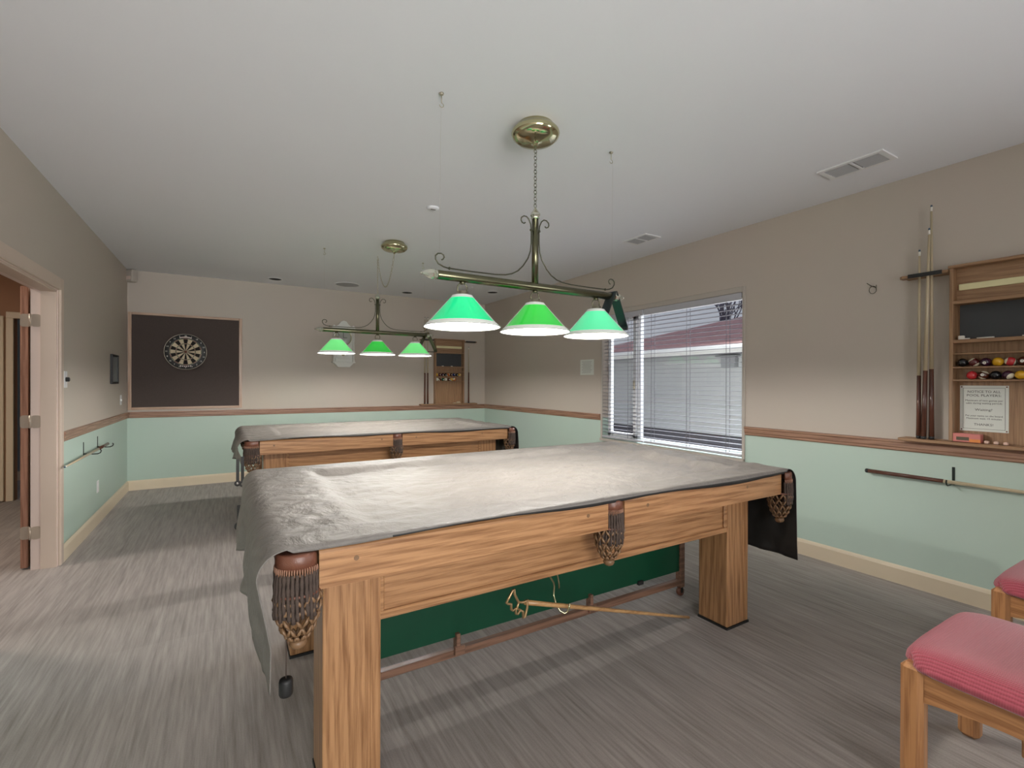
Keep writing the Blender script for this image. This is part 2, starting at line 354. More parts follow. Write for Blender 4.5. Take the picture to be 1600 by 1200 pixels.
# chair rail with a moulded profile, baseboards
def rail_prof(s): return [(0,.885),(.010,.885),(.016,.892),(.016,.905),(.022,.912),(.022,.938),(.030,.944),(.030,.957),(0,.959)]
def rail_y(x, sgn, y0, y1):
    return lambda bm: prism(bm, [(x+sgn*d, z) for d, z in rail_prof(1)], y0, y1, 'y')
def rail_x(y, sgn, x0, x1):
    return lambda bm: prism(bm, [(y+sgn*d, z) for d, z in rail_prof(1)], x0, x1, 'x')
struct('trim_1', rail_y(XL, 1, DY1+.055, YB-.03), trimw['y'], label='brown wooden chair rail along the wall beside the doorway')
struct('trim_2', rail_x(YB, -1, XL, XR), trimw['x'], label='brown wooden chair rail along the far wall')
struct('trim_3', rail_y(XR, -1, WY1+.03, YB-.03), trimw['y'], label='brown chair rail between the window and the far corner')
struct('trim_4', rail_y(XR, -1, YF, WY0-.03), trimw['y'], label='brown chair rail on the window wall, under the ball rack')
BP = [(0,0),(.016,0),(.016,.098),(.010,.112),(.004,.12),(0,.12)]
struct('baseboard_left', lambda bm: prism(bm, [(XL+d,z) for d,z in BP], DY1+.055, YB-.016, 'y'), M['cream'])
struct('baseboard_back', lambda bm: prism(bm, [(YB-d,z) for d,z in BP], XL, XR, 'x'), M['cream'])
struct('baseboard_right', lambda bm: prism(bm, [(XR-d,z) for d,z in BP], YF, YB-.016, 'y'), M['cream'])
# doorway: jamb, casing, door
struct('trim_5', boxes((XL-T-.002,XL+.001,DY1-.018,DY1,0,DZ), (XL-T-.002,XL+.001,DY0,DY0+.018,0,DZ), (XL-T-.002,XL+.001,DY0+.018,DY1-.018,DZ-.018,DZ)), M['jamb'], label='painted door jamb lining the doorway')
struct('trim_6', boxes((XL-.088,XL-.004,DY1-.030,DY1-.018,0,DZ-.018), (XL-.088,XL-.004,DY0+.018,DY0+.03,0,DZ-.018), (XL-.088,XL-.004,DY0+.03,DY1-.03,DZ-.03,DZ-.018)), M['casing'], label='beige door stop moulding inside the jamb')
struct('trim_7', boxes((XL,XL+.018,DY1-.012,DY1+.055,0,DZ+.075), (XL,XL+.018,DY0-.055,DY0+.012,0,DZ+.075), (XL,XL+.018,DY0+.012,DY1-.012,DZ-.012,DZ+.075), bev=.004), M['casing'], label='beige casing around the doorway')
dr = struct('door_1', lambda bm: (box(bm, XL-T-.062,XL-T-.022,DY1+.01,DY1+.93,.012,2.0, bev=.003),
                                  box(bm, XL-T-.070,XL-T-.014,DY1+.15,DY1+.79,.2,.95, bev=.006), box(bm, XL-T-.070,XL-T-.014,DY1+.15,DY1+.79,1.1,1.85, bev=.006)), doorw, label='brown wooden door folded open against the hallway side')
for z0 in (1.715, 1.0, .215):
    def hinge(bm, z0=z0):
        def plate(x0,x1,y):
            r = .016; pts = []
            for cx, cz, a0 in ((x1-r,z0+.09-r,0),(x0+r,z0+.09-r,90),(x0+r,z0+r,180),(x1-r,z0+r,270)):
                for k in range(5): a = math.radians(a0+k*22.5); pts.append((cx+r*math.cos(a), cz+r*math.sin(a)))
            prism(bm, pts, y-.0035, y, 'y')
        plate(XL-T+.002, XL-T+.052, DY1-.0185); plate(XL-T-.062, XL-T-.006, DY1+.009)
        tube(bm, [(XL-T-.003,DY1-.024,z0),(XL-T-.003,DY1-.024,z0+.09)], .0065, 10)
    build('hinge', hinge, M['hinge'], dr)['label'] = 'brushed nickel door hinge'
# the hallway beyond
struct('wall_hall_back', boxes((-4.2,-2.04,7.4,7.5,0,H), (-1.35,XL-T,7.4,7.5,0,H), (-2.04,-1.35,7.4,7.5,2.03,H)), M['hallwall'])
struct('wall_hall_left', boxes((-4.2,-4.1,YF,7.4,0,H)), M['hallwall'])
struct('wall_hall_front', boxes((-4.1,XL-T,YF-T,YF,0,H)), M['hallwall'])
struct('wall_hall_far', boxes((-4.2,XL-T,8.9,9.0,0,H)), M['bluewall'])
struct('wall_hall_side', boxes((XL-T-.02,XL-T,YB+T,9.0,0,H)), M['bluewall'])
struct('baseboard_hall', boxes((-4.2,XL-T-.02,8.885,8.9,0,.12)), M['cream'])
struct('trim_8', boxes((-2.10,-2.04,7.375,7.42,0,2.03), (-1.35,-1.28,7.375,7.42,0,2.03), (-2.10,-1.28,7.375,7.42,2.03,2.10), bev=.004), M['cream'], label='cream casing of the opening at the hallway end')
struct('door_2', lambda bm: (box(bm, -3.0,-2.115,7.362,7.398,.01,2.05,bev=.004), box(bm, -2.9,-2.2,7.350,7.365,.2,.9,bev=.006), box(bm, -2.9,-2.2,7.350,7.365,1.05,1.9,bev=.006)), M['cream'], label='cream panelled door at the end of the hallway')
area('hall_fill_light', (-2.4,4.5,H-.03), (-2.4,4.5,0), .5, .5, 36, (1,.9,.78))  # added lamp without a fixture, to brighten the hallway
# ------------------------------------------------------------------ window with two blinds
wnd = struct('window_1', boxes((3.935,3.985,WY0,WY0+.045,WZ0,WZ1),(3.935,3.985,WY1-.045,WY1,WZ0,WZ1),(3.935,3.985,WY0,WY1,WZ0,WZ0+.045),(3.935,3.985,WY0,WY1,WZ1-.045,WZ1), bev=.004), M['vinylw'], label='white sliding window looking out at the neighbour')
build('mullion', boxes((3.925,3.98,3.80,3.865,WZ0+.04,WZ1-.04), bev=.004), M['vinylw'], wnd)
build('sash', boxes((3.90,3.935,3.84,3.885,WZ0+.04,WZ1-.04),(3.90,3.935,WY1-.09,WY1-.045,WZ0+.04,WZ1-.04),(3.90,3.935,3.84,WY1-.045,WZ0+.04,WZ0+.085),(3.90,3.935,3.84,WY1-.045,WZ1-.085,WZ1-.04), bev=.003), M['vinylw'], wnd)
build('pane', boxes((3.958,3.962,WY0+.045,3.81,WZ0+.045,WZ1-.045)), M['glass'], wnd)
build('pane', boxes((3.915,3.919,3.885,WY1-.09,WZ0+.085,WZ1-.085)), M['glass'], wnd)
build('latch', boxes((3.885,3.90,3.85,3.875,1.26,1.36), bev=.004), M['chrome'], wnd)
struct('trim_9', boxes((XR-.014,XR,WY0-.026,WY0,WZ0-.02,WZ1+.05),(XR-.014,XR,WY1,WY1+.026,WZ0-.02,WZ1+.05),(XR-.014,XR,WY0,WY1,WZ1,WZ1+.05),(XR-.03,XR,WY0-.026,WY1+.026,WZ0-.03,WZ0), bev=.003), M['casing2'], label='greige painted casing around the window')
struct('added_window_side', boxes((3.935,3.985,SY0,SY1,SZ0,SZ0+.05),(3.935,3.985,SY0,SY1,SZ1-.05,SZ1),(3.935,3.985,SY0,SY0+.05,SZ0,SZ1),(3.935,3.985,SY1-.05,SY1,SZ0,SZ1)), M['vinylw'])  # unseen window added around the side fill light
struct('added_window_rear', boxes((-.9,1.3,YF-.1,YF-.05,.6,.65),(-.9,1.3,YF-.1,YF-.05,2.25,2.3),(-.9,-.85,YF-.1,YF-.05,.6,2.3),(1.25,1.3,YF-.1,YF-.05,.6,2.3)), M['vinylw'])  # unseen window added behind the rear fill light
slat_me = None
def blind(y0, y1, label, cords):
    t = thing('window_blind', label, 'blind', (3.862,(y0+y1)/2,WZ0+.005), 0, 'white slatted blinds in the window')
    L = y1-y0; top = WZ1-WZ0-.008
    build('valance', boxes((-.030,-.022,-L/2,L/2,top-.062,top), bev=.003), M['slat'], t)
    build('headrail', boxes((-.021,.022,-L/2+.005,L/2-.005,top-.045,top), bev=.002), M['slat'], t)
    build('bottom_rail', boxes((-.024,.024,-L/2,L/2,.008,.030), bev=.004), M['slat'], t)
    s0 = None; z = .072
    while z < top-.07:
        if s0 is None:
            def sl(bm):
                for i in range(4):
                    x0 = -.024+.012*i; a = lambda x: .0018*(1-(x/.024)**2)
                    vs = [bm.verts.new(p) for p in ((x0,-L/2,a(x0)),(x0+.012,-L/2,a(x0+.012)),(x0+.012,L/2,a(x0+.012)),(x0,L/2,a(x0)))]
                    bm.faces.new(vs)
                    vs = [bm.verts.new(p) for p in ((x0,-L/2,a(x0)-.002),(x0+.012,-L/2,a(x0+.012)-.002),(x0+.012,L/2,a(x0+.012)-.002),(x0,L/2,a(x0)-.002))]
                    bm.faces.new(vs[::-1])
            s0 = build('slat', sl, M['slat2'], t, (0,0,z), fix=False)
        else:
            s = s0.copy(); COL.objects.link(s); s.parent = t; s.location = (0,0,z)
        z += .0425
    for c in cords:
        for dx in (-.026,.026):
            build('ladder_cord', lambda bm: tube(bm, [(dx,c-(y0+y1)/2,.03),(dx,c-(y0+y1)/2,top-.06)], .0022, 5), M['cord'], t)
    return t
b1 = blind(WY0+.006, 3.665, 'wide white slatted blind covering the right part of the window', (3.56,3.11,2.68))
b2 = blind(3.68, WY1-.006, 'narrow white slatted blind covering the left part of the window', (3.76,3.90,4.2))
build('cord_pull', lambda bm: (tube(bm, [(-.035,3.72-4.002,1.4),(-.036,3.725-4.002,1.0),(-.035,3.735-4.002,.66)], .0025, 6), lathe(bm, [(.004,.66),(.009,.64),(.011,.60),(.004,.59)], (-.035,3.735-4.002,0), seg=10)), M['vinylw'], b2)
# ------------------------------------------------------------------ outside
struct('ground', boxes((XR+T+.02,40,-15,40,-.30,-.2)), M['ground'])
hs = thing('neighbouring_house', 'grey sided neighbouring house with red brown roof seen through the window', 'building', (8.0,3.0,-.2))
build('foundation', boxes((.02,6,-9,6.6,0,.56)), M['found'], hs)
sd = None
for k in range(9):
    if sd is None: sd = build('siding_board', lambda bm: prism(bm, [(0,0),(.02,0),(.02,.185),(.012,.185)], -9, 6.6, 'y'), M['siding'], hs, (-.02,0,.56))
    else: s = sd.copy(); COL.objects.link(s); s.parent = hs; s.location = (-.02,0,.56+.18*k)
build('wall', boxes((0.005,6,-9,6.6,.56,2.22)), M['siding'], hs)
build('soffit', boxes((-.42,0,-9.4,7.0,2.07,2.09)), M['soffit'], hs)
build('fascia', boxes((-.45,-.42,-9.4,7.0,2.07,2.21)), M['fascia'], hs)
build('gutter', boxes((-.53,-.45,-9.4,7.0,2.11,2.21), bev=.02), M['fascia'], hs)
def roof(bm):
    e = -.50; z0 = 2.21; k = .30
    pts = [(e,-9.4,z0),(e,7.0,z0),(e+4.2,2.8,z0+4.2*k),(e+4.2,-5.2,z0+4.2*k)]
    a = [bm.verts.new(p) for p in pts]; b = [bm.verts.new((p[0],p[1],p[2]-.03)) for p in pts]
    bm.faces.new(a); bm.faces.new(b[::-1])
    for i in range(4): bm.faces.new((a[i],b[i],b[(i+1)%4],a[(i+1)%4]))
    c = [bm.verts.new(p) for p in ((e,7.0,z0),(e+8.4,7.0,z0),(e+4.2,2.8,z0+4.2*k))]; bm.faces.new(c)
build('roof', roof, M['roof'], hs, fix=False)
build('vent_hood', boxes((-.12,0,2.33,2.62,1.82,2.02), (-.16,0,2.28,2.72,2.02,2.05), bev=.01), M['soffit'], hs)['label'] = 'dark grey vent hood on the siding'
h2 = thing('garden_shed', 'low grey outbuilding beyond the corner of the neighbouring house', 'building', (10.5,13.5,-.2))
build('wall', boxes((0,4,-2.2,5,0,2.2)), M['siding'], h2); build('roof', lambda bm: prism(bm, [(-2.5,2.2),(5.3,2.2),(1.4,3.0)], -.3, 4.3, 'x'), M['soffit'], h2)
def tree(loc, label, sd_, hgt):
    random.seed(sd_)
    t = thing('bare_tree', label, 'tree', loc, 0, 'bare trees behind the neighbouring roof')
    def br(bm, p, d, L, r, n):
        pts = [p]; rs = [r]
        for i in range(4):
            d = (d+Vector((random.uniform(-.2,.2),random.uniform(-.2,.2),random.uniform(-.05,.15)))).normalized(); p = p+d*L/4; pts.append(p); rs.append(r*(1-.13*(i+1)))
        tube(bm, pts, r, 5, taper=rs)
        if n > 0:
            for k in range(3): br(bm, pts[random.choice((2,3,4))], (d+Vector((random.uniform(-.8,.8),random.uniform(-.8,.8),random.uniform(0,.5)))).normalized(), L*.68, r*.55, n-1)
    build('trunk', lambda bm: tube(bm, [(0,0,0),(.05,0,hgt*.4),(0,.05,hgt*.55)], .12, 8, taper=[.16,.12,.09]), M['bark'], t)
    build('branch', lambda bm: [br(bm, Vector((0,.03,hgt*.52)), Vector((random.uniform(-.6,.6),random.uniform(-.6,.6),1)).normalized(), hgt*.3, .07, 3) for k in range(4)], M['bark'], t)['kind'] = 'stuff'
tree((15.6,11.0,-.2), 'bare tree whose twigs rise over the red brown roof', 5, 5.0)

# ------------------------------------------------------------------ pool tables
RY0, RY1 = 0.0, 1.39        # rail faces in table coordinates, origin at near left rail corner on the floor
def pool_table(loc, label):
    t = thing('pool_table', label, 'pool table', loc, 0, 'covered oak pool tables')
    X0, X1 = .0, 2.324
    mid = 1.14
    def rail(x0,x1,y,s):
        # moulded long rail, s=+1 inward direction
        poly = [(y,.737),(y,.80),(y,.838),(y+s*.004,.846),(y+s*.012,.852),(y+s*.12,.855),(y+s*.125,.80),(y+s*.125,.737)]
        return lambda bm: prism(bm, poly, x0, x1, 'x')
    for x0, x1 in ((X0,mid-.045),(mid+.045,X1)):
        r = build('rail', rail(x0,x1,0,1), oak['x'], t)
        for px in (x0+.104, x1-.104) if x0 == X0 else (x0+.134, x1-.3):
            build('bolt_plug', lambda bm: lathe(bm, [(.008,-.0005),(.008,.0015)], (px,0,.8085), 'y', 12), M['net'], r)
        build('rail', rail(x0,x1,RY1,-1), oak['x'], t)
    for x, s in ((X0-.09,1),(X1+.09,-1)):
        poly = [(x,.737),(x,.838),(x+s*.012,.852),(x+s*.12,.855),(x+s*.125,.737)]
        build('rail', lambda bm: prism(bm, poly, .10, RY1-.10, 'y'), oak['y'], t)
    build('slate_bed', boxes((.05,X1-.05,.06,RY1-.06,.765,.80)), M['slate'], t)
    build('playing_cloth', boxes((.05,X1-.05,.12,RY1-.12,.80,.806)), M['felt'], t)
    # cabinet aprons with picture-frame moulding
    for y, s in ((.165,1),(RY1-.165,-1)):
        build('apron', boxes((.20,2.10,min(y,y+s*.03),max(y,y+s*.03),.528,.765)), oak['x'], t)
        build('apron_moulding', boxes((.215,2.085,min(y-s*.012,y),max(y-s*.012,y),.528,.556),(.215,2.085,min(y-s*.012,y),max(y-s*.012,y),.716,.737),(.215,.232,min(y-s*.012,y),max(y-s*.012,y),.556,.716),(2.06,2.085,min(y-s*.012,y),max(y-s*.012,y),.556,.716), bev=.004), oak['x'], t)
    for x in (.08, 2.22):
        build('apron', boxes((x,x+.03,.3,RY1-.3,.528,.765)), oak['y'], t)
    # legs
    for lx in (.034, 2.084):
        for ly in (.152, RY1-.152-.182):
            def leg(bm):
                box(bm, lx,lx+.186,ly,ly+.182,.012,.765, bev=.006, seg=2)
                box(bm, lx+.133,lx+.140,ly-.0015,ly+.19,.03,.735); box(bm, lx+.150,lx+.156,ly-.003,ly+.19,.03,.735, bev=.001)
            lg = build('leg', leg, oak['z'], t)
            build('foot_plate', boxes((lx-.003,lx+.189,ly-.003,ly+.185,0,.012)), M['black'], lg)
    # pockets
    def pocket(px, py, ang, corner):
        p = bpy.data.objects.new('pocket', None); COL.objects.link(p); p.parent = t; p.location = (px,py,0); p.rotation_euler = (0,0,ang); p.empty_display_size = .05
        W = .050 if not corner else .056       # half width, outward = -y locally
        def arc(r, z, n=15, a0=-80, a1=80): return [(W*math.sin(math.radians(a0+(a1-a0)*k/(n-1)))*r, -.055*math.cos(math.radians(a0+(a1-a0)*k/(n-1)))*r, z) for k in range(n)]
        def shield(bm):
            A = [arc(.98,.853), arc(1.05,.846), arc(1.08,.83), arc(1.07,.808), arc(.98,.808), arc(.93,.84)]
            R = [[bm.verts.new(v) for v in r] for r in A]
            for i in range(len(R)):
                a, b = R[i], R[(i+1)%len(R)]
                for k in range(len(a)-1): bm.faces.new((a[k],a[k+1],b[k+1],b[k]))
            bm.faces.new([r[0] for r in R]); bm.faces.new([r[-1] for r in R][::-1])
            top = R[0]; inn = [bm.verts.new((v.co.x*.9, .03, .850)) for v in top]
            for k in range(len(top)-1): bm.faces.new((top[k],top[k+1],inn[k+1],inn[k]))
        build('leather', shield, M['leather'], p, smooth=True)
        build('stitching', lambda bm: [tube(bm, [(q[0]*1.08,q[1]*1.08,.815),(q[0]*1.1,q[1]*1.1,.805),(q[0]*1.08,q[1]*1.08,.794)], .0022, 5) for q in arc(1,0,26)], M['stitch'], p)
        def fr(bm):
            for i, q in enumerate(arc(1.04,0,15)):
                dz = random.uniform(-.012,.012); sx = random.uniform(-.004,.004)
                n = 9
                tube(bm, [(q[0]*(1+.06*k/n)+sx*k/n, q[1]*(1+.08*math.sin(k/n*3)), .800-(.122+dz)*k/n) for k in range(n+1)], .006, 6, taper=[.0056+.0013*math.sin(k*2.2+i) for k in range(n+1)])
            A = arc(.97,.785); Bt = arc(1.0,.69)
            a = [bm.verts.new(v) for v in A]; b = [bm.verts.new(v) for v in Bt]
            for k in range(len(a)-1): bm.faces.new((a[k],a[k+1],b[k+1],b[k]))
        build('fringe', fr, M['fringe'], p)
        # net basket of leather loops, narrowing to a ring
        def net(bm):
            c = (0, .0); n = 10
            def P(a, lv):
                r = (.062,.060,.056,.048,.036,.020)[lv]; z = (.735,.705,.675,.645,.618,.60)[lv]
                return Vector((r*math.cos(a), r*math.sin(a)*.95+.0, z))
            for lv in range(5):
                for k in range(n):
                    a = 2*PI*(k+.5*(lv%2))/n; a2 = a+PI/n; a3 = a-PI/n
                    p0 = P(a, lv)
                    for aa in (a2,a3):
                        p1 = P(aa, lv+1); mdl = (p0+p1)/2; mdl = mdl+Vector((mdl.x,mdl.y,0)).normalized()*.004
                        tube(bm, [p0,mdl,p1], .0034, 6, taper=[.0028,.0052,.0028])
            lathe(bm, [(.014,.60),(.022,.595),(.024,.585),(.018,.575),(.008,.57)], seg=12)
        build('net', net, M['net'], p)
        build('pocket_iron', lambda bm: tube(bm, [(.06*math.cos(a),.06*math.sin(a),.738) for a in [2*PI*k/20 for k in range(20)]], .005, 6, closed=True), M['leather'], p)
        return p
    d = .07
    pocket(-.052,.030, -PI/4*.7, True); pocket(X1+.045,.035, PI/4, True)
    pocket(mid,.045, 0, False)
    pocket(-.045,RY1-.035, -PI*.75, True); pocket(X1+.045,RY1-.035, PI*.75, True); pocket(mid,RY1-.045, PI, False)
    return t
T1 = (.226,1.45,0); T2 = (.226,4.36,0)
pool_table(T1, 'nearer oak pool table under a taupe vinyl cover, in the foreground')
pool_table(T2, 'farther oak pool table under a taupe vinyl cover, by the back wall')

def cover(loc, label, zl, zr, seed):
    """fitted vinyl cover: flat over the rails, rounded down at both ends; origin on the floor below the near left rail corner"""
    XA, XB, R, ZT = -.085, 2.375, .075, .868
    Yn, Yf = -.006, RY1+.006
    nv = 66; nt = 150; na = 9; nf = 22
    bm = bmesh.new(); rows = []
    off = Vector((seed*3.1, seed*1.7, 0))
    def nz(x, y, z, f): return noise.noise(Vector((x*f,y*f,z*f))+off)
    stations = []
    for k in range(nf, 0, -1): stations.append(('L', k/nf))
    for k in range(na+1): stations.append(('LA', k/na))
    for k in range(1, nt): stations.append(('T', k/nt))
    for k in range(na+1): stations.append(('RA', k/na))
    for k in range(1, nf+1): stations.append(('R', k/nf))
    for kind, s in stations:
        row = []
        for j in range(nv+1):
            v = j/nv; hem = 0
            if j == 0: hem = 1; v = 2/nv
            elif j == 1: hem = .5; v = 2/nv
            elif j >= nv-1: hem = .5*(j-nv+2); v = 1-2/nv
            vv = (v-2/nv)/(1-4/nv)
            y = Yn+(Yf-Yn)*vv
            if kind == 'T':
                x = XA+(XB-XA)*s; p = Vector((x,y,ZT)); n = Vector((0,0,1))
            elif kind in ('LA','RA'):
                a = s*PI/2
                if kind == 'LA': a = PI/2-a; n = Vector((-math.sin(a),0,math.cos(a))); p = Vector((XA-R*math.sin(a), y, ZT-R+R*math.cos(a)))
                else: n = Vector((math.sin(a),0,math.cos(a))); p = Vector((XB+R*math.sin(a), y, ZT-R+R*math.cos(a)))
            elif kind == 'L':
                zb = zl(y); z = (ZT-R)+(zb-(ZT-R))*s; n = Vector((-1,0,0)); p = Vector((XA-R, y, z))
                p.x += (.018*s*math.sin(y*9+seed)+.012*s*math.sin(y*23+1))*min(1,max(0,y)/.3)
                if y < .22:      # the near corner curls into a drooping tail
                    q = max(0, 1-y/.20)**.7*min(1,s*1.7); p.x += .034*q; p.y += .02*s
            else:
                zb = zr(y); z = (ZT-R)+(zb-(ZT-R))*s; n = Vector((1,0,0)); p = Vector((XB+R+.01*s, y, z)); p.x += .012*s*math.sin(y*11+seed)
            x = p.x
            # sag onto the bed inside the rails
            if kind == 'T':
                dd = min(y-.13, RY1-.13-y, x-.12, 2.2-x)
                if dd > 0: p.z -= .026*(lambda q: q*q*(3-2*q))(min(1,dd/.10))
            fold = nz(x*1.0+y*.8, y*2.2, p.z, 3.2)*.006+nz(x, y*1.5, p.z, 11)*.0035+abs(nz(x*1.3-y, y, p.z, 6))*.006
            if kind in ('L','R'): fold *= 1+2.2*s
            if kind == 'T' and x > 1.5 and seed == 1: fold *= 1+1.4*min(1,(x-1.5)/.6)
            edge = min(1, min(vv,1-vv)*12+.15)
            p += n*fold*edge
            # ridge creases along the table length
            if kind == 'T':
                for yc, am in ((.40,.004),(.72,.004),(1.02,.003)):
                    p.z += am*math.exp(-((y-yc-.02*math.sin(x*3))/.010)**2)
            if hem:
                drop = (.009+.020*max(0,min(1,(x-.2)/1.8))+.006*math.sin(x*7+seed)) if kind == 'T' else 0
                p -= n*drop*hem
                p.y += (-.004 if j < 2 else .004)*(1 if hem == 1 else .6)
            row.append(bm.verts.new(p))
        rows.append(row)
    for i in range(len(rows)-1):
        for j in range(nv):
            f = bm.faces.new((rows[i][j],rows[i+1][j],rows[i+1][j+1],rows[i][j+1]))
            if j == 0 and rows[i][0].co.x > .2 and rows[i][0].co.z > .7: f.material_index = 1  # near hem takes the black lining; its shading is put into that colour
    me = bpy.data.meshes.new('table_cover'); bm.normal_update(); bm.to_mesh(me); bm.free()
    for p in me.polygons: p.use_smooth = True
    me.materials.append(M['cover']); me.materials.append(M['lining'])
    o = bpy.data.objects.new('table_cover', me); COL.objects.link(o); o.location = loc
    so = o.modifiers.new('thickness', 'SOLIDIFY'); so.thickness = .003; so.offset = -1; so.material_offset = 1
    tag(o, label, 'table cover', 'vinyl covers over the pool tables')
    return o
def zl1(y):
    if y < .18: return .468+.0*y
    if y < .27: return .475+(.62-.475)*(y-.18)/.09
    if y < .9: return .62-.03*(y-.27)
    return .60-.16*(y-.9)
def zl2(y):
    return .66+.03*math.sin(y*7)
c1 = cover(T1, 'crumpled taupe vinyl cover draped over the nearer pool table', zl1, lambda y: .358+.02*y, 1)
c2 = cover(T2, 'smoother taupe vinyl cover draped over the farther pool table', zl2, lambda y: .47, 2)
def strap(c, x, y, z0, z1):
    st = build('strap', lambda bm: (box(bm, x-.011,x+.011,y-.0025,y,z1,z0, bev=.001), lathe(bm, [(.020,-.004),(.024,0),(.020,.004)], (x,y,z1-.008), 'y', 14)), M['lining'], c)
    build('snap', lambda bm: lathe(bm, [(.009,0),(.009,-.004),(.005,-.006)], (x,y-.004,z1-.008), 'y', 12), M['snap'], st)
strap(c2, -.155, -.010, .72, .535); strap(c2, -.122, -.030, .74, .53)
strap(c1, -.172, 1.36, .70, .60)

# weight on a cord hanging from the near left pocket
wt = thing('hanging_weight', 'small black rubber weight on a cord below the nearest corner pocket', 'weight', (.145,1.5,.43))
build('cord', lambda bm: tube(bm, [(0,0,.05),(.001,0,.13),(0,0,.185)], .0016, 6), M['fringe'], wt)
build('weight', lambda bm: lathe(bm, [(.010,.052),(.017,.050),(.019,.044),(.019,.010),(.017,.004),(.008,.002)], seg=18), M['black'], wt)
# rolling green board under the nearer table
rb = thing('rolling_green_board', 'long green board in a brown frame on castors, stored under the nearer pool table', 'rolling board', (.40,2.02,0))
build('panel', boxes((.03,2.02,-.009,.009,.158,.66), bev=.002), M['greenboard'], rb)
build('post', boxes((2.02,2.06,-.02,.02,.055,.66), bev=.003), PANEL, rb); build('post', boxes((-.01,.03,-.02,.02,.055,.66), bev=.003), PANEL, rb)
build('bottom_rail', boxes((-.01,2.06,-.018,.018,.070,.104), bev=.004), PANEL, rb)
for x in (.49,1.28): build('bracket', boxes((x,x+.05,-.035,-.016,.085,.125),(x+.01,x+.03,-.03,.012,.10,.18), bev=.003), PANEL, rb)
build('clip', boxes((1.66,1.70,-.022,.0,.148,.172), bev=.003), M['black'], rb)
for x in (.01,2.04):
    cs = build('castor', lambda bm: lathe(bm, [(.008,-.012),(.024,-.012),(.026,-.006),(.026,.006),(.024,.012),(.008,.012)], (x,0,.026), 'y', 20), M['leather'], rb)
    build('fork', boxes((x-.008,x+.008,-.016,-.012,.02,.06),(x-.008,x+.008,.012,.016,.02,.06),(x-.01,x+.01,-.016,.016,.052,.07)), M['darkmetal'], cs)
# mechanical bridge hung on a wire hook
def P3(a,b,k): return tuple(a[i]+(b[i]-a[i])*k for i in range(3))
A0, A1 = (1.055,1.655,.425), (2.235,1.79,.010)
br = thing('bridge_stick', 'pale wooden bridge stick hung under the nearer table with its end on the carpet', 'bridge stick', (0,0,0))
build('shaft', lambda bm: tube(bm, [P3(A0,A1,k/8) for k in range(9)], .01, 10, taper=[.0105-.0004*k for k in range(9)]), M['stick'], br)
def head(bm):
    pts = [(.962,.446),(.975,.465),(.992,.490),(.999,.492),(1.002,.470),(1.020,.436),(1.040,.430),(1.062,.434),(1.062,.405),(1.052,.368),(1.043,.366),(1.041,.392),(1.028,.402),(1.016,.388),(1.008,.392),(1.005,.415),(.994,.408),(.985,.415),(.985,.436),(.972,.440)]
    n = len(pts)
    tube(bm, [(x,1.650,z) for x,z in pts], .0055, 8, closed=True)
    tube(bm, [(1.02,1.65,.436),(1.012,1.65,.412),(1.028,1.65,.402)], .005, 8)
build('head', head, M['bridgehead'], br)['label'] = 'brass-coloured notched bridge head'
hk = thing('wire_hook', 'bent brass wire hook hanging under the nearer table and holding the bridge stick', 'hook', (0,0,0))
build('wire', lambda bm: tube(bm, [(1.185,1.70,.528),(1.20,1.70,.50),(1.232,1.70,.452),(1.235,1.70,.435),(1.228,1.695,.40),(1.232,1.68,.362),(1.243,1.668,.338),(1.258,1.655,.329),(1.27,1.65,.335),(1.277,1.648,.352),(1.28,1.648,.372)], .0042, 8), M['brassb'], hk)
build('wire', lambda bm: tube(bm, [(1.232,1.69,.528),(1.238,1.68,.49),(1.246,1.68,.455),(1.247,1.68,.43)], .0035, 8), M['brassb'], hk)

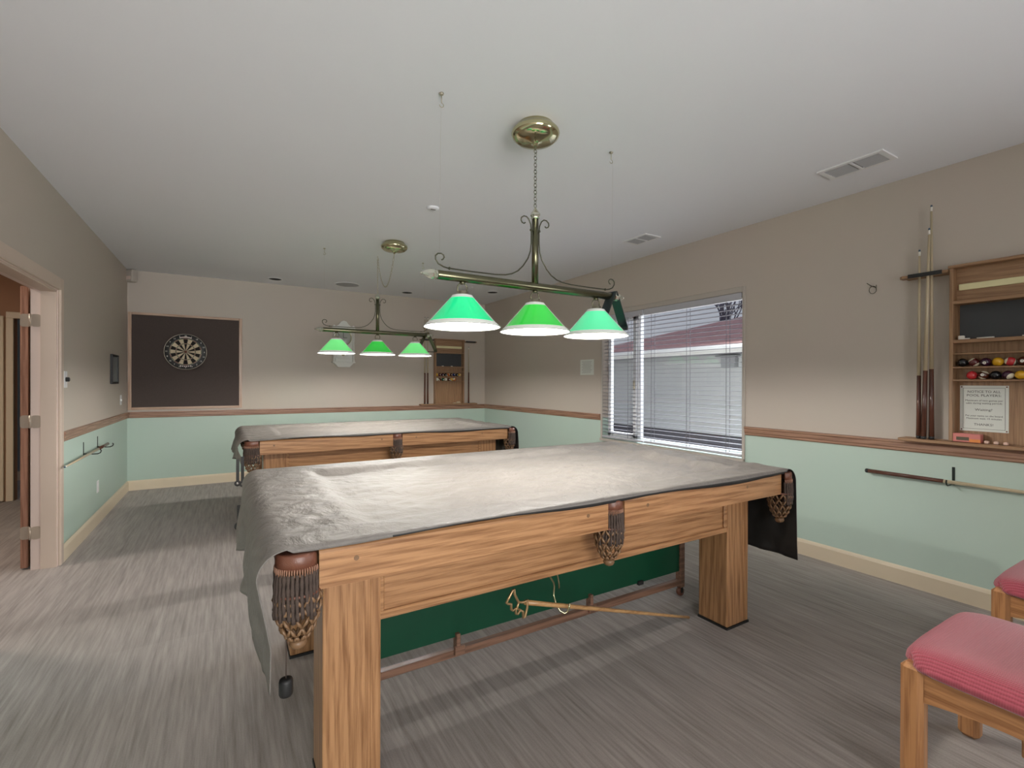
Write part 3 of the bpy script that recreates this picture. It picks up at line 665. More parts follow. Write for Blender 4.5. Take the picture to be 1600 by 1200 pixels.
# ------------------------------------------------------------------ billiard lamps
def lamp(loc, label, mats, swag=False, threads=()):
    t = thing('billiard_lamp', label, 'ceiling lamp', loc, 0, 'three-shade billiard lamps')
    zc = H-loc[2]                                            # ceiling height in local coordinates; origin at bar centre
    build('bar', lambda bm: lathe(bm, [(.020,-.555),(.022,-.55),(.022,.55),(.020,.555)], axis='x', seg=20), M['brass'], t)
    for s in (-1,1):
        f = build('finial', lambda bm: lathe(bm, [(.023,0),(.025,.006),(.019,.010),(.024,.018),(.025,.026),(.019,.044),(.010,.062),(.006,.068),(.008,.074),(.002,.082)] if s > 0 else [(.002,-.082),(.008,-.074),(.006,-.068),(.010,-.062),(.019,-.044),(.025,-.026),(.024,-.018),(.019,-.010),(.025,-.006),(.023,0)], (s*.555,0,0), 'x', 8, smooth=False), M['crystal'], t)
    build('stem', lambda bm: lathe(bm, [(.018,.015),(.018,.36)], seg=16), M['brass'], t)
    build('finial', lambda bm: lathe(bm, [(.018,.358),(.024,.362),(.018,.368),(.027,.378),(.026,.386),(.012,.405),(.006,.415),(.003,.42)], seg=8, smooth=False), M['crystal'], t)
    sc = [(-.530,.072),(-.522,.076),(-.516,.086),(-.520,.096),(-.532,.102),(-.548,.100),(-.560,.088),(-.560,.072),(-.546,.052),(-.520,.041),(-.497,.037),(-.37,.036),(-.236,.038),(-.18,.043),(-.142,.053),(-.105,.073),(-.074,.103),(-.045,.145),(-.030,.185),(-.025,.23),(-.025,.294),(-.028,.325),(-.040,.351),(-.055,.363),(-.072,.363),(-.086,.352),(-.088,.338),(-.082,.328),(-.070,.324),(-.062,.330)]
    for s in (-1,1):
        q = build('scroll', lambda bm: tube(bm, [(-s*x,0,z) for x,z in sc], .0035, 7), M['wire'], t)
        build('collar', lambda bm: (lathe(bm, [(.006,.292),(.0075,.297),(.006,.302)], (s*.026,0,0), seg=10), lathe(bm, [(.006,-.004),(.0075,0),(.006,.004)], (s*.49,0,.037), 'x', 10)), M['wire'], q)
    for i, x in enumerate((-.422,0,.420)):
        build('shade_hanger', lambda bm: (lathe(bm, [(.014,-.032),(.014,-.020)], (x,0,0), seg=14), tube(bm, [(x+.026*math.cos(a)*1.0,0,-.052+.026*math.sin(a)) for a in [2*PI*k/16 for k in range(16)]], .0028, 6, closed=True)), M['brass'], t)
        build('fitter', lambda bm: lathe(bm, [(.022,-.066),(.028,-.068),(.030,-.085),(.036,-.088)], (x,0,0), seg=20), M['chrome'], t)
        # conical cased-glass shade: green outside, white liner, frosted rims
        sh = build('shade', lambda bm: lathe(bm, [(.164,.022),(.060,.139)], (0,0,0), seg=40, caps=False), mats[i], t, (x,0,-.240))
        li = build('liner', lambda bm: lathe(bm, [(.181,.001),(.050,.146),(.030,.150)], seg=40, caps=False), M['shade_in'], sh)
        build('rim', lambda bm: (lathe(bm, [(.165,.0215),(.1855,.003),(.1855,.000),(.1835,.000),(.164,.0200),(.165,.0215)], seg=40, caps=False), lathe(bm, [(.0605,.1385),(.053,.147),(.050,.153),(.034,.157)], seg=40, caps=False)), M['shade_rim'], sh)
        build('rim_edge', lambda bm: tube(bm, [(.1865*math.cos(a),.1865*math.sin(a),.0015) for a in [2*PI*k/48 for k in range(48)]], .0013, 5, closed=True), M['wire'], sh)
        bb = build('bulb', lambda bm: (sphere(bm, (x,0,-.160), .026, 16, 10, (1,1,1.15)), lathe(bm, [(.013,-.135),(.013,-.10)], (x,0,0), seg=12)), M['bulb'], t)
        pl = bpy.data.lights.new('bulb_light', 'POINT'); pl.energy = 26 if not swag else 27; pl.color = (1,.965,.91); pl.shadow_soft_size = .02
        po = bpy.data.objects.new('bulb_light', pl); COL.objects.link(po); po.parent = t; po.location = (x,0,-.212)
    cx, cy = (0,0) if not swag else swag
    build('canopy', lambda bm: lathe(bm, [(.095,0),(.098,-.012),(.108,-.016),(.118,-.030),(.125,-.034),(.128,-.046),(.122,-.062),(.100,-.080),(.070,-.086),(.035,-.090),(.018,-.096),(.010,-.104),(.008,-.112)][::-1], (cx,cy,zc), seg=40), M['brassb'], t)
    def chain(bm):
        if not swag: path = [Vector((0,0,.42+(zc-.11-.42)*k/18)) for k in range(19)]
        else:
            path = []
            for k in range(33):
                s = k/32; path.append(Vector((cx*(1-s), cy*(1-s), zc-.11+.075*s-.62*4*s*(1-s)*.5)))
            path += [Vector((0,0,zc-.035-(zc-.035-.42)*k/22)) for k in range(1,23)]
        r = .0085 if not swag else .0065
        for i in range(len(path)-1):
            a, b = path[i], path[i+1]; d = (b-a); L = d.length; d.normalize(); u, v = frame_for(d); w_ = u if i%2 else v; c = (a+b)/2
            tube(bm, [c+d*(L*.62)*math.cos(q)+w_*r*math.sin(q) for q in [2*PI*j/10 for j in range(10)]], .0016, 5, closed=True)
        if swag: tube(bm, [(0,0,zc),(0,0,zc-.02),(.012,0,zc-.03),(.010,0,zc-.045),(0,0,zc-.048)], .0025, 6)
    build('chain', chain, M['brass'] if not swag else M['chrome'], t)
    for x, tx, ty in threads:
        build('support_thread', lambda bm: tube(bm, [(x,0,.095),(tx,ty,zc-.035)], .0003, 4), M['chrome'], t)
    return t
L1 = (1.398,2.105,1.838); L2 = (1.388,5.15,1.868)
lamp(L1, 'nearer three-shade brass billiard lamp with teal, leaf green and mint glass shades', (M['shade_teal'],M['shade_green'],M['shade_mint']), threads=((-.54,.864-L1[0],0),(.54,1.942-L1[0],0)))
lamp(L2, 'farther three-shade brass billiard lamp hung from a swagged chain by the back wall', (M['shade_pale'],M['shade_green'],M['shade_pale']), swag=(.005,-.58), threads=((-.54,.846-L2[0],0),(.54,1.912-L2[0],0)))
for (x,y), lb in (((.864,2.1),'ceiling hook nearest the camera, left of the nearer lamp'), ((1.942,2.117),'ceiling hook to the right of the nearer lamp canopy'), ((.846,5.14),'ceiling hook left of the farther lamp'), ((1.912,5.184),'ceiling hook right of the farther lamp, above its cue triangle')):
    o = build('ceiling_hook', lambda bm: (lathe(bm, [(.012,0),(.010,-.006),(.003,-.010)][::-1], seg=12), tube(bm, [(0,0,-.008),(0,0,-.045)], .0022, 6), tube(bm, [(.010*math.sin(a),0,-.055+.010*math.cos(a)) for a in [PI*1.5*k/10 for k in range(11)]], .002, 6)), M['chrome'], None, (x,y,H))
    tag(o, lb, 'hook', 'small metal hooks in the ceiling')
def triangle(loc, label, mat, rz):
    t = thing('ball_triangle', label, 'ball rack', loc, rz, 'ball triangles hung on the lamps')
    S_ = .275; h = S_*.866; r = .03
    V = [Vector((0,0,.012)), Vector((S_/2,0,.012-h)), Vector((-S_/2,0,.012-h))]
    def ring(off):
        out = []; cen = (V[0]+V[1]+V[2])/3
        for i in range(3):
            p = V[i]; a = (V[i-1]-p).normalized(); b = (V[(i+1)%3]-p).normalized()
            for k in range(7):
                s = k/6; q = p+a*r*(1-s)*1.2*(1-s)+b*r*s*1.2*s
                out.append(q+(cen-q).normalized()*off)
        return out
    def f(bm):
        o_, i_ = ring(0), ring(.013); n = len(o_); D = .028
        a = [bm.verts.new(p+Vector((0,-D,0))) for p in o_]; b = [bm.verts.new(p+Vector((0,D,0))) for p in o_]
        c = [bm.verts.new(p+Vector((0,-D,0))) for p in i_]; d = [bm.verts.new(p+Vector((0,D,0))) for p in i_]
        for k in range(n):
            j = (k+1)%n
            bm.faces.new((a[k],a[j],b[j],b[k])); bm.faces.new((c[k],d[k],d[j],c[j])); bm.faces.new((a[k],c[k],c[j],a[j])); bm.faces.new((b[k],b[j],d[j],d[k]))
    build('frame', f, mat, t)
    return t
triangle((1.398+.548,2.105,1.838+.035), 'black plastic ball triangle hung on the end of the nearer lamp', M['triangle'], .25)
triangle((1.388+.56,5.15,1.868+.035), 'olive metal ball triangle hung on the end of the farther lamp', M['brass'], .25)

# ------------------------------------------------------------------ cues
def cue(name, label, base, direction, L, group=None, bl=.42, r0=.0145, shaft=None):
    """base = butt end; direction = unit vector to the tip. Local z runs along the cue."""
    d = Vector(direction).normalized()
    t = thing(name, label, 'cue', base, 0, group); t.rotation_mode = 'QUATERNION'; t.rotation_quaternion = d.to_track_quat('Z','Y')
    rt = lambda z: r0+(.0058-r0)*z/L
    build('bumper', lambda bm: lathe(bm, [(r0*.8,0),(r0,.004),(r0,.018)], seg=12), M['black'], t)
    build('butt', lambda bm: lathe(bm, [(r0,.018),(rt(bl),bl)], seg=12), M['cuedark'], t)
    build('shaft', lambda bm: lathe(bm, [(rt(bl),bl),(rt(L-.04),L-.04)], seg=12), shaft or M['cuelight'], t)
    build('ferrule', lambda bm: lathe(bm, [(rt(L),L-.04),(rt(L),L-.012)], seg=10), M['cuewhite'], t)
    build('tip', lambda bm: lathe(bm, [(rt(L),L-.012),(rt(L)*.8,L),(.001,L+.001)], seg=10), M['cuetip'], t)
    return t
# ------------------------------------------------------------------ cue and ball racks
def rack(loc, rz, label, tone, right_side=True):
    t = thing('ball_rack', label, 'rack', loc, rz, 'wooden cue and ball racks')     # local x to the viewer's right, -y out of the wall
    W, D = .52, .085; wx, wz = tone['x'], tone['z']
    build('back_panel', boxes((.018,W-.018,-.012,-.002,.985,2.02)), wz, t)
    for x in (0,W-.018): build('side_panel', boxes((x,x+.018,-D,-.002,.985,2.03), bev=.002), wz, t)
    build('top_panel', boxes((-.006,W+.006,-D-.006,-.002,2.03,2.048), bev=.003), wx, t)
    build('header_board', boxes((.018,W-.018,-.030,-.012,1.83,2.03)), wx, t)
    st = build('number_strip', boxes((.03,W-.03,-.040,-.030,1.897,1.935), bev=.003), M['yel'], t); st['label'] = 'pale yellow strip across the header'
    build('shelf', boxes((.018,W-.018,-D,-.012,1.811,1.831), bev=.002), wx, t)
    cb = build('chalkboard', boxes((.032,W-.032,-.022,-.012,1.60,1.808)), M['chalkb'], t); cb['label'] = 'small black chalkboard'
    build('shelf', boxes((.018,W-.018,-D,-.012,1.576,1.597), bev=.002), wx, t)
    build('shelf', boxes((.018,W-.018,-D,-.012,1.506,1.515), bev=.002), wx, t)
    build('shelf', boxes((.018,W-.018,-D,-.012,1.424,1.434), bev=.002), wx, t)
    build('shelf', boxes((.018,W-.018,-D,-.012,1.347,1.357), bev=.002), wx, t)
    build('ledge', boxes((-.25,W+.235,-.105,-.002,.962,.982), (-.235,W+.22,-.040,-.030,.982,.984), bev=.004), wx, t)
    for s in (0,1):
        def holder(bm):
            x0, x1 = (-.25,-.004) if s == 0 else (W+.004,W+.235)
            n = 14; out = []
            for k in range(n+1):
                x = x0+(x1-x0)*k/n; out.append((x, -.10+(.012 if k in (3,4,7,8) else 0)+(.02 if (k == 0 and s == 0) or (k == n and s == 1) else 0)))
            poly = out+[(x1,-.03),(x0,-.03)] if 1 else out
            prism(bm, poly, 2.010, 2.026, 'z')
            box(bm, x0+.02, x1-.0, -.03, -.002, 2.008, 2.028)
        h = build('cue_holder', holder, wx, t)
        build('cue_clip', lambda bm: [tube(bm, [((-.15+dx if s == 0 else W+.09+dx)+.014*math.cos(a),-.075+.014*math.sin(a),2.018) for a in [PI*1.75-PI*1.5*k/9 for k in range(10)]], .005, 6) for dx in (-.03,.0,.06)] + [box(bm, (-.20 if s == 0 else W+.02),(-.03 if s == 0 else W+.20),-.104,-.098,2.006,2.03)], M['black'], h)['label'] = 'black rubber cue clip'
    return t
R1 = (XR-.0,1.125,0); R2_ = (2.905,YB,0)
rack(R1, -PI/2, 'wooden ball rack with notice and chalkboard on the window wall, at the right edge', rackw)
rack(R2_, 0, 'wooden ball rack on the far wall by the corner, beyond the farther table', rackw)
# cues
def rk(base, rz, u, d, z):          # rack-local to world
    c, s = math.cos(rz), math.sin(rz); x, y = u, -d
    return (base[0]+x*c-y*s, base[1]+x*s+y*c, z)
g = 'cues standing in the rack on the window wall'
cue('pool_cue', 'short cue at the left of the window-wall rack, its tip lowest of the three', rk(R1,-PI/2,-.150,.072,.9835), (0,0,1), 1.20, g, bl=.40, r0=.0135)
cue('pool_cue', 'tall pale cue closest to the window-wall rack side panel', rk(R1,-PI/2,-.090,.058,.9835), (0,.004,1), 1.47, g, bl=.44)
cue('pool_cue', 'tall pale cue standing between the short cue and the tallest one at the window-wall rack', rk(R1,-PI/2,-.120,.089,.9835), (0,-.018,1), 1.32, g, bl=.43)
g = 'cues standing in the rack on the far wall'
cue('pool_cue', 'leftmost cue standing in the far wall rack', rk(R2_,0,-.175,.07,.9835), (0,0,1), 1.40, g, bl=.50)
cue('pool_cue', 'second cue from the left in the far wall rack, beside the side panel', rk(R2_,0,-.125,.07,.9835), (0,0,1), 1.40, g, bl=.50)
cue('pool_cue', 'single cue standing at the right side of the far wall rack', rk(R2_,0,.605,.07,.9835), (0,0,1), .95, g, bl=.52)
# hooks on the walls with cues lying on them
def whook(loc, rz, label, grp):
    t = thing('wall_hook', label, 'hook', loc, rz, grp)            # -y out of the wall, origin at arm height on the wall
    build('back_plate', boxes((-.007,.007,-.004,-.0005,-.015,.095), bev=.001), M['darkmetal'], t)
    build('arm', lambda bm: tube(bm, [(0,-.002,-.004),(0,-.06,-.010),(0,-.095,-.010),(0,-.112,-.002),(0,-.118,.014),(0,-.112,.026)], .0042, 8), M['darkmetal'], t)
    return t
ZH = .722
g = 'black hooks on the wall beside the doorway'
whook((XL,5.319,ZH), PI/2, 'black steel hook nearer the doorway, holding the wall cue', g)
whook((XL,5.827,ZH), PI/2, 'black steel hook farther from the doorway, holding the butt of the wall cue', g)
cue('wall_cue', 'cue lying on two black hooks on the wall beside the doorway', (XL+.055,5.95,ZH+.007), (0,-1,-.006), 1.42, bl=.40)
g = 'black hooks on the window wall'
whook((XR,1.125,ZH), -PI/2, 'black steel hook on the window wall under the ball rack', g)
whook((XR,.45,ZH), -PI/2, 'black steel hook on the window wall, outside the right edge of the view', g)
cue('wall_cue', 'cue lying on hooks on the mint wall below the window-wall ball rack', (XR-.055,1.575,ZH+.008), (0,-1,0), 1.40, bl=.42)
g = 'black hooks on the far wall'
whook((2.90,YB,.60), 0, 'empty black steel hook on the far wall, the left one above the farther table', g)
whook((3.395,YB,.60), 0, 'empty black steel hook on the far wall, the right one near the corner', g)

# ------------------------------------------------------------------ balls, chalk
def ball_mat(name, rgb, stripe):
    m, n, l, b = newmat(name)
    t = n.new('ShaderNodeTexCoord'); s = n.new('ShaderNodeSeparateXYZ'); l.new(t.outputs['Object'], s.inputs[0])
    mx = n.new('ShaderNodeMix'); mx.data_type = 'RGBA'; mx.inputs['A'].default_value = lin(rgb); mx.inputs['B'].default_value = lin((232,224,200))
    if stripe:
        a = n.new('ShaderNodeMath'); a.operation = 'ABSOLUTE'; l.new(s.outputs['Z'], a.inputs[0])
        c = n.new('ShaderNodeMath'); c.operation = 'GREATER_THAN'; c.inputs[1].default_value = .015; l.new(a.outputs[0], c.inputs[0]); l.new(c.outputs[0], mx.inputs['Factor'])
    else: mx.inputs['Factor'].default_value = 0
    l.new(mx.outputs['Result'], b.inputs['Base Color']); b.inputs['Roughness'].default_value = .15; b.inputs['Coat Weight'].default_value = .5
    return m
BC = dict(black=(22,22,24), maroon=(92,34,32), purple=(62,26,48), yellow=(226,172,40), red=(196,52,56), orange=(216,110,50), green=(20,84,58), blue=(28,44,110), brown=(84,40,26), white=(228,226,210))
bmats = {}
def balls(rack_loc, rz, rows, grp, where):
    for z, u0, lst in rows:
        for i, (c, st, no) in enumerate(lst):
            k = (c, st)
            if k not in bmats: bmats[k] = ball_mat('ball_'+c+('_stripe' if st else ''), BC[c], st)
            pos = rk(rack_loc, rz, u0+.0512*i, .045, z+.0252)
            o = build('pool_ball', lambda bm: sphere(bm, (0,0,0), .0252, 20, 14), bmats[k], None, pos)
            shelf = 'upper' if z > 1.4 else 'lower'
            kind = ('striped ' if st else 'solid ')+c if c != 'white' else 'white cue'
            tag(o, '%s pool ball, %s from left on the %s shelf of %s' % (kind, ('first','second','third','fourth','fifth','sixth','seventh','eighth','ninth')[i], shelf, where), 'ball', grp)
            if no is not None:
                # turn the ball so that its number spot looks at the room
                o.rotation_euler = (random.uniform(-.25,.25), random.uniform(.1,.5) if st else 0, rz)
                sp_ = build('number_spot', lambda bm: lathe(bm, [(.0085,0),(.0085,.0006)], seg=16), M['cuewhite'], o, (0,-.0249,0)); sp_.rotation_euler = (PI/2,0,0)
                text_obj('number', no, .011, M['ink'], sp_, (0,0,.0007), (0,0,0), .0001)
            elif st: o.rotation_euler = (random.uniform(-.5,.5), random.uniform(.6,1.4)*random.choice((-1,1)), rz)
rowsA = [(1.434,.052,[('black',0,None),('maroon',1,None),('purple',0,'4'),('yellow',0,None),('red',1,None),('brown',0,'7'),('orange',1,'13'),('green',0,'6'),('blue',0,'2')]),
         (1.357,.094,[('red',0,None),('brown',1,'15'),('black',0,None),('purple',1,None),('yellow',0,None),('orange',0,'5'),('yellow',1,'9'),('green',1,'14')])]
balls(R1, -PI/2, rowsA, 'pool balls in the window-wall rack', 'window-wall rack')
rowsB = [(1.434,.040,[('yellow',1,None),('maroon',0,'7'),('purple',0,'4'),('black',0,'8'),('orange',1,None),('brown',0,'7'),('blue',0,'2'),('black',0,'8'),('yellow',1,'9')]),
         (1.357,.046,[('white',0,None),('maroon',1,None),('green',0,'6'),('white',0,None),('brown',0,'7'),('yellow',1,None),('orange',1,None)])]
balls(R2_, 0, rowsB, 'pool balls in the far wall rack', 'far wall rack')
def item(name, label, cat, fn, mat, rl, rz, u, d, z, grp=None):
    o = build(name, fn, mat, None, rk(rl,rz,u,d,z)); o.rotation_euler = (0,0,rz); tag(o, label, cat, grp); return o
item('chalk_eraser', 'small white block of chalk at the left of the chalkboard ledge', 'chalk', boxes((-.013,.013,-.011,.011,0,.024), bev=.002), M['chalkw'], R1,-PI/2,.048,.05,1.597)
for u, L, lb in ((.072,.03,'short white chalk stick beside the chalk block on the ledge'),(.155,.075,'long white chalk stick in the middle of the chalkboard ledge'),(.32,.03,'broken white chalk stub toward the right of the chalkboard ledge')):
    item('chalk_stick', lb, 'chalk', lambda bm: lathe(bm, [(.0045,-L/2),(.0045,L/2)], (0,0,.0045), 'x', 10), M['chalkw'], R1,-PI/2,u,.055,1.597,'chalk sticks on the window-wall rack')
bx = thing('chalk_box', 'pink and orange cardboard chalk box lying on the rack ledge under the notice', 'box', rk(R1,-PI/2,.080,.055,.9845), -PI/2)
build('box', boxes((-.062,.062,-.026,.026,0,.050), bev=.002), M['pink'], bx)
build('label', boxes((-.045,.012,-.0268,-.0262,.010,.030)), M['boxgreen'], bx); build('label', boxes((.014,.0625,-.027,-.0262,.002,.020)), M['orange'], bx)
for u, lb in ((.165,'cue chalk cube beside the chalk box on the rack ledge'),(.205,'worn cue chalk cube in the middle of the rack ledge'),(.245,'cue chalk cube farthest right on the rack ledge'),(.33,'flat worn cue chalk at the right of the rack ledge')):
    item('cue_chalk', lb, 'chalk', lambda bm: (box(bm, -.010,.010,-.010,.010,0,.015 if u < .3 else .008, bev=.002), lathe(bm, [(.007,.0145 if u < .3 else .0075),(.005,.0165 if u < .3 else .0095)], seg=10)), M['chalkp'], R1,-PI/2,u,.062,.9845,'cue chalk on the rack ledge')
for u, lb in ((.14,'chalk stick at the left on the far rack chalk ledge'),(.30,'chalk stick at the right on the far rack chalk ledge')):
    item('chalk_stick', lb, 'chalk', lambda bm: lathe(bm, [(.005,-.015),(.005,.015)], (0,0,.005), 'x', 10), M['chalkw'], R2_,0,u,.055,1.597,'chalk sticks on the far rack')
item('chalk_tray', 'small dark tray of chalk on the ledge of the far wall rack', 'tray', lambda bm: (box(bm, -.075,.055,-.02,.02,0,.012, bev=.002), box(bm, -.01,.05,-.015,.015,.012,.03, bev=.004)), M['cuelight'], R2_,0,.40,.055,.9845)
# the notice
nt = thing('notice_sign', 'framed white notice to pool players pinned in the window-wall rack', 'sign', rk(R1,-PI/2,.138,.0125,1.185), -PI/2)
build('sheet', boxes((-.106,.106,-.0012,0,-.136,.136)), M['paper'], nt)
build('border', lambda bm: [box(bm, *q) for q in ((-.092,.092,-.0018,-.0012,.1205,.122),(-.092,.092,-.0018,-.0012,-.122,-.1205),(-.092,-.0905,-.0018,-.0012,-.122,.122),(.0905,.092,-.0018,-.0012,-.122,.122))], M['ink'], nt)
for s, z, sz, sx in (('NOTICE TO ALL',.099,.0195,1.02),('POOL PLAYERS:',.077,.0195,1.12),('Maximum of two games per',.047,.0145,1.0),('table during waiting periods',.031,.0145,.97),('Waiting?',-.008,.019,1.15),('Put your name on the board',-.044,.0145,.97),('Maximum wait: 15 minutes',-.060,.0145,.98),('THANKS!',-.096,.0195,1.05)):
    text_obj('lettering', s, sz, M['ink'], nt, (0,-.0013,z), (PI/2,0,0), .0003, sx)
for x in (-.098,.098):
    for z in (-.128,.128): build('pin', lambda bm: lathe(bm, [(.004,-.0012),(.004,-.003)], (x,0,z), 'y', 10), M['leather'], nt)

# ------------------------------------------------------------------ dartboard
db = thing('dart_backboard', 'large dark brown cloth backboard in a pale wooden frame on the far wall', 'backboard', (-.437,YB,.985))
fx0, fx1, fz1 = -.600, .606, 1.195
build('cloth', boxes((fx0+.02,fx1-.02,-.018,-.001,.02,fz1-.02)), M['dfab'], db)
for q, a in (((fx0,fx0+.035,-.03,-.001,0,fz1),'z'),((fx1-.035,fx1,-.03,-.001,0,fz1),'z'),((fx0+.035,fx1-.035,-.03,-.001,0,.03),'x'),((fx0+.035,fx1-.035,-.03,-.001,fz1-.03,fz1),'x')):
    build('frame_strip', boxes(q, bev=.003), fram[a], db)
dt = thing('dartboard', 'round black and cream dartboard hung on the brown backboard', 'dartboard', (-.455,YB-.019,1.711))
build('ring', lambda bm: lathe(bm, [(.222,0),(.228,-.008),(.228,-.030),(.222,-.036),(.17,-.036)][::-1], axis='y', seg=60), M['black'], dt)
build('wire_ring', lambda bm: tube(bm, [(.224*math.cos(a),-.038,.224*math.sin(a)) for a in [2*PI*k/60 for k in range(60)]], .0026, 6, closed=True), M['chrome'], dt)
M['sisalb'] = plain('black_sisal', (32,28,26), .9, nscale=90, namt=.2); M['sisalc'] = plain('cream_sisal', (206,190,162), .9, nscale=90, namt=.1); M['sisalr'] = plain('dull_red_sisal', (120,74,62), .9); M['sisalg'] = plain('dull_green_sisal', (92,100,74), .9)
RR = [(.017,.097),(.097,.107),(.107,.160),(.160,.170)]
for k in range(20):
    a0 = math.radians(90-9+18*k); a1 = a0+math.radians(18)
    for ri, (r0, r1) in enumerate(RR):
        dark = k%2 == 0
        mt = (M['sisalb'] if dark else M['sisalc']) if ri in (0,2) else (M['sisalr'] if dark else M['sisalg'])
        def seg(bm):
            n = 3; pts = [(r1*math.cos(a0+(a1-a0)*j/n), r1*math.sin(a0+(a1-a0)*j/n)) for j in range(n+1)]+[(r0*math.cos(a1+(a0-a1)*j/n), r0*math.sin(a1+(a0-a1)*j/n)) for j in range(n+1)]
            prism(bm, pts, -.0385, -.034, 'y')
        build('segment', seg, mt, dt)
build('bullseye', lambda bm: lathe(bm, [(.016,-.034),(.016,-.039),(.007,-.039),(.007,-.040),(.001,-.040)], axis='y', seg=20), M['sisalr'], dt)
build('spider', lambda bm: [tube(bm, [(r*math.cos(2*PI*k/40),-.0395,r*math.sin(2*PI*k/40)) for k in range(40)], .0010, 4, closed=True) for r in (.017,.097,.107,.160,.170)]+[tube(bm, [(.017*math.cos(math.radians(81+18*k)),-.0395,.017*math.sin(math.radians(81+18*k))),(.172*math.cos(math.radians(81+18*k)),-.0395,.172*math.sin(math.radians(81+18*k)))], .0009, 4) for k in range(20)], M['chrome'], dt)
for k, s in enumerate('20 1 18 4 13 6 10 15 2 17 3 19 7 16 8 11 14 9 12 5'.split()):
    a = math.radians(90-18*k); text_obj('number', s, .026, M['cuewhite'], dt, (.200*math.cos(a),-.0372,.200*math.sin(a)), (PI/2,0,0), .0006)
for z, nseg in ((.187,1),(-.188,6)):
    def arcm(bm):
        for k in range(nseg):
            a0 = -20+40*k/nseg+(1.2 if nseg > 1 else 0); a1 = -20+40*(k+1)/nseg-(1.2 if nseg > 1 else 0)
            A = [math.radians(90+a0+(a1-a0)*j/6) for j in range(7)]; s = 1 if z > 0 else -1
            pts = [(.191*math.cos(a), s*.191*math.sin(a)) for a in A]+[(.180*math.cos(a), s*.180*math.sin(a)) for a in A[::-1]]
            prism(bm, pts, -.0372, -.036, 'y')
    build('printed_mark', arcm, M['jamb'], dt)
# ------------------------------------------------------------------ wall clock
ck = thing('wall_clock', 'white scalloped wall clock on the far wall behind the farther lamp', 'clock', (1.474,YB,1.90))
def crest(bm):
    pts = [(-.150,.235),(-.150,.262),(-.138,.270),(-.122,.262),(-.118,.252),(-.095,.258),(-.06,.290),(-.035,.325),(0,.338),(.035,.325),(.06,.290),(.095,.258),(.118,.252),(.122,.262),(.138,.270),(.150,.262),(.150,.235)]
    prism(bm, pts, -.085, -.001, 'y')
build('crest', crest, M['white'], ck)
build('top_shelf', boxes((-.158,.158,-.105,-.001,.222,.238), bev=.003), M['white'], ck)
build('back_board', boxes((-.140,.140,-.02,-.001,-.27,.225)), M['white'], ck)
for s in (-1,1):
    build('post', lambda bm: lathe(bm, [(.012,-.27),(.014,-.25),(.009,-.235),(.011,-.05),(.009,0),(.011,.05),(.009,.19),(.014,.21),(.012,.222)], (s*.138,-.088,0), seg=12), M['white'], ck)
    build('side_board', boxes((s*.138-.006,s*.138+.006,-.075,-.02,-.27,.222)), M['white'], ck)
build('bottom_shelf', boxes((-.160,.160,-.108,-.001,-.285,-.268), bev=.003), M['white'], ck)
build('apron', lambda bm: prism(bm, [(-.140,-.285),(-.082,-.345),(.082,-.345),(.140,-.285)], -.090, -.001, 'y'), M['white'], ck)
build('dial', lambda bm: lathe(bm, [(.115,-.02),(.115,-.028),(.105,-.030),(.001,-.030)], (0,0,.09), 'y', 36), M['mglass'], ck)
build('bezel', lambda bm: tube(bm, [(.115*math.cos(a),-.032,.09+.115*math.sin(a)) for a in [2*PI*k/36 for k in range(36)]], .006, 6, closed=True), M['brassb'], ck)
build('hand', boxes((-.003,.003,-.033,-.031,.09,.17)), M['ink'], ck); build('hand', boxes((0,.055,-.035,-.033,.087,.093)), M['ink'], ck)
build('pendulum', lambda bm: (lathe(bm, [(.028,-.02),(.030,-.026),(.022,-.030),(.001,-.031)], (0,0,-.15), 'y', 24), box(bm, -.002,.002,-.026,-.022,-.12,-.03)), M['brassb'], ck)
build('drawer_front', boxes((-.120,.120,-.085,-.02,-.268,-.215), bev=.004), M['white'], ck)
# ------------------------------------------------------------------ small fittings
pf = thing('picture_frame', 'small black framed picture on the wall beside the doorway', 'picture', (XL,6.555,1.462))
build('frame', boxes((.001,.022,-.165,-.145,-.155,.155),(.001,.022,.145,.165,-.155,.155),(.001,.022,-.145,.145,.135,.155),(.001,.022,-.145,.145,-.155,-.135), bev=.002), M['black'], pf)
build('glass', boxes((.001,.012,-.145,.145,-.135,.135)), M['glassf'], pf)
sw = thing('thermostat', 'white wall plate with a dark knob, next to the doorway casing', 'switch', (XL,4.76,1.345))
build('plate', boxes((.0005,.012,-.04,.04,-.062,.062), bev=.003), M['plate'], sw)
build('knob', lambda bm: lathe(bm, [(.017,.012),(.016,.030),(.012,.034)], axis='x', seg=16), M['black'], sw)
def plate(loc, label, name, cat, slots):
    t = thing(name, label, cat, loc)
    build('plate', boxes((.0005,.006,-.035,.035,-.057,.057), bev=.002), M['plate'], t)
    for z in slots: build('insert', boxes((.006,.009,-.016,.016,z-.014,z+.014) if len(slots) > 1 else (.006,.013,-.005,.005,z-.012,z+.012), bev=.001), M['plate'], t)
plate((XL,6.96,1.12), 'white light switch plate just above the chair rail near the corner', 'light_switch', 'switch', (0,))
plate((XL,5.83,.345), 'white electrical outlet low on the mint wall beside the doorway', 'electrical_outlet', 'outlet', (-.02,.02))
sn = thing('corner_sensor', 'small beige box sensor high in the far left corner under the ceiling', 'sensor', (XL+.055,YB-.055,2.61), -PI/4)
build('housing', boxes((-.055,.055,-.045,.02,-.075,.072), bev=.008), M['casing2'], sn); build('lens', boxes((-.035,.035,-.049,-.045,-.05,-.01), bev=.001), M['jamb'], sn)
pn = tag(build('paper_notice', boxes((XR-.0025,XR-.0005,4.495,4.752,1.43,1.622)), M['paper']), 'plain white paper sheet on the window wall, left of the window', 'paper')
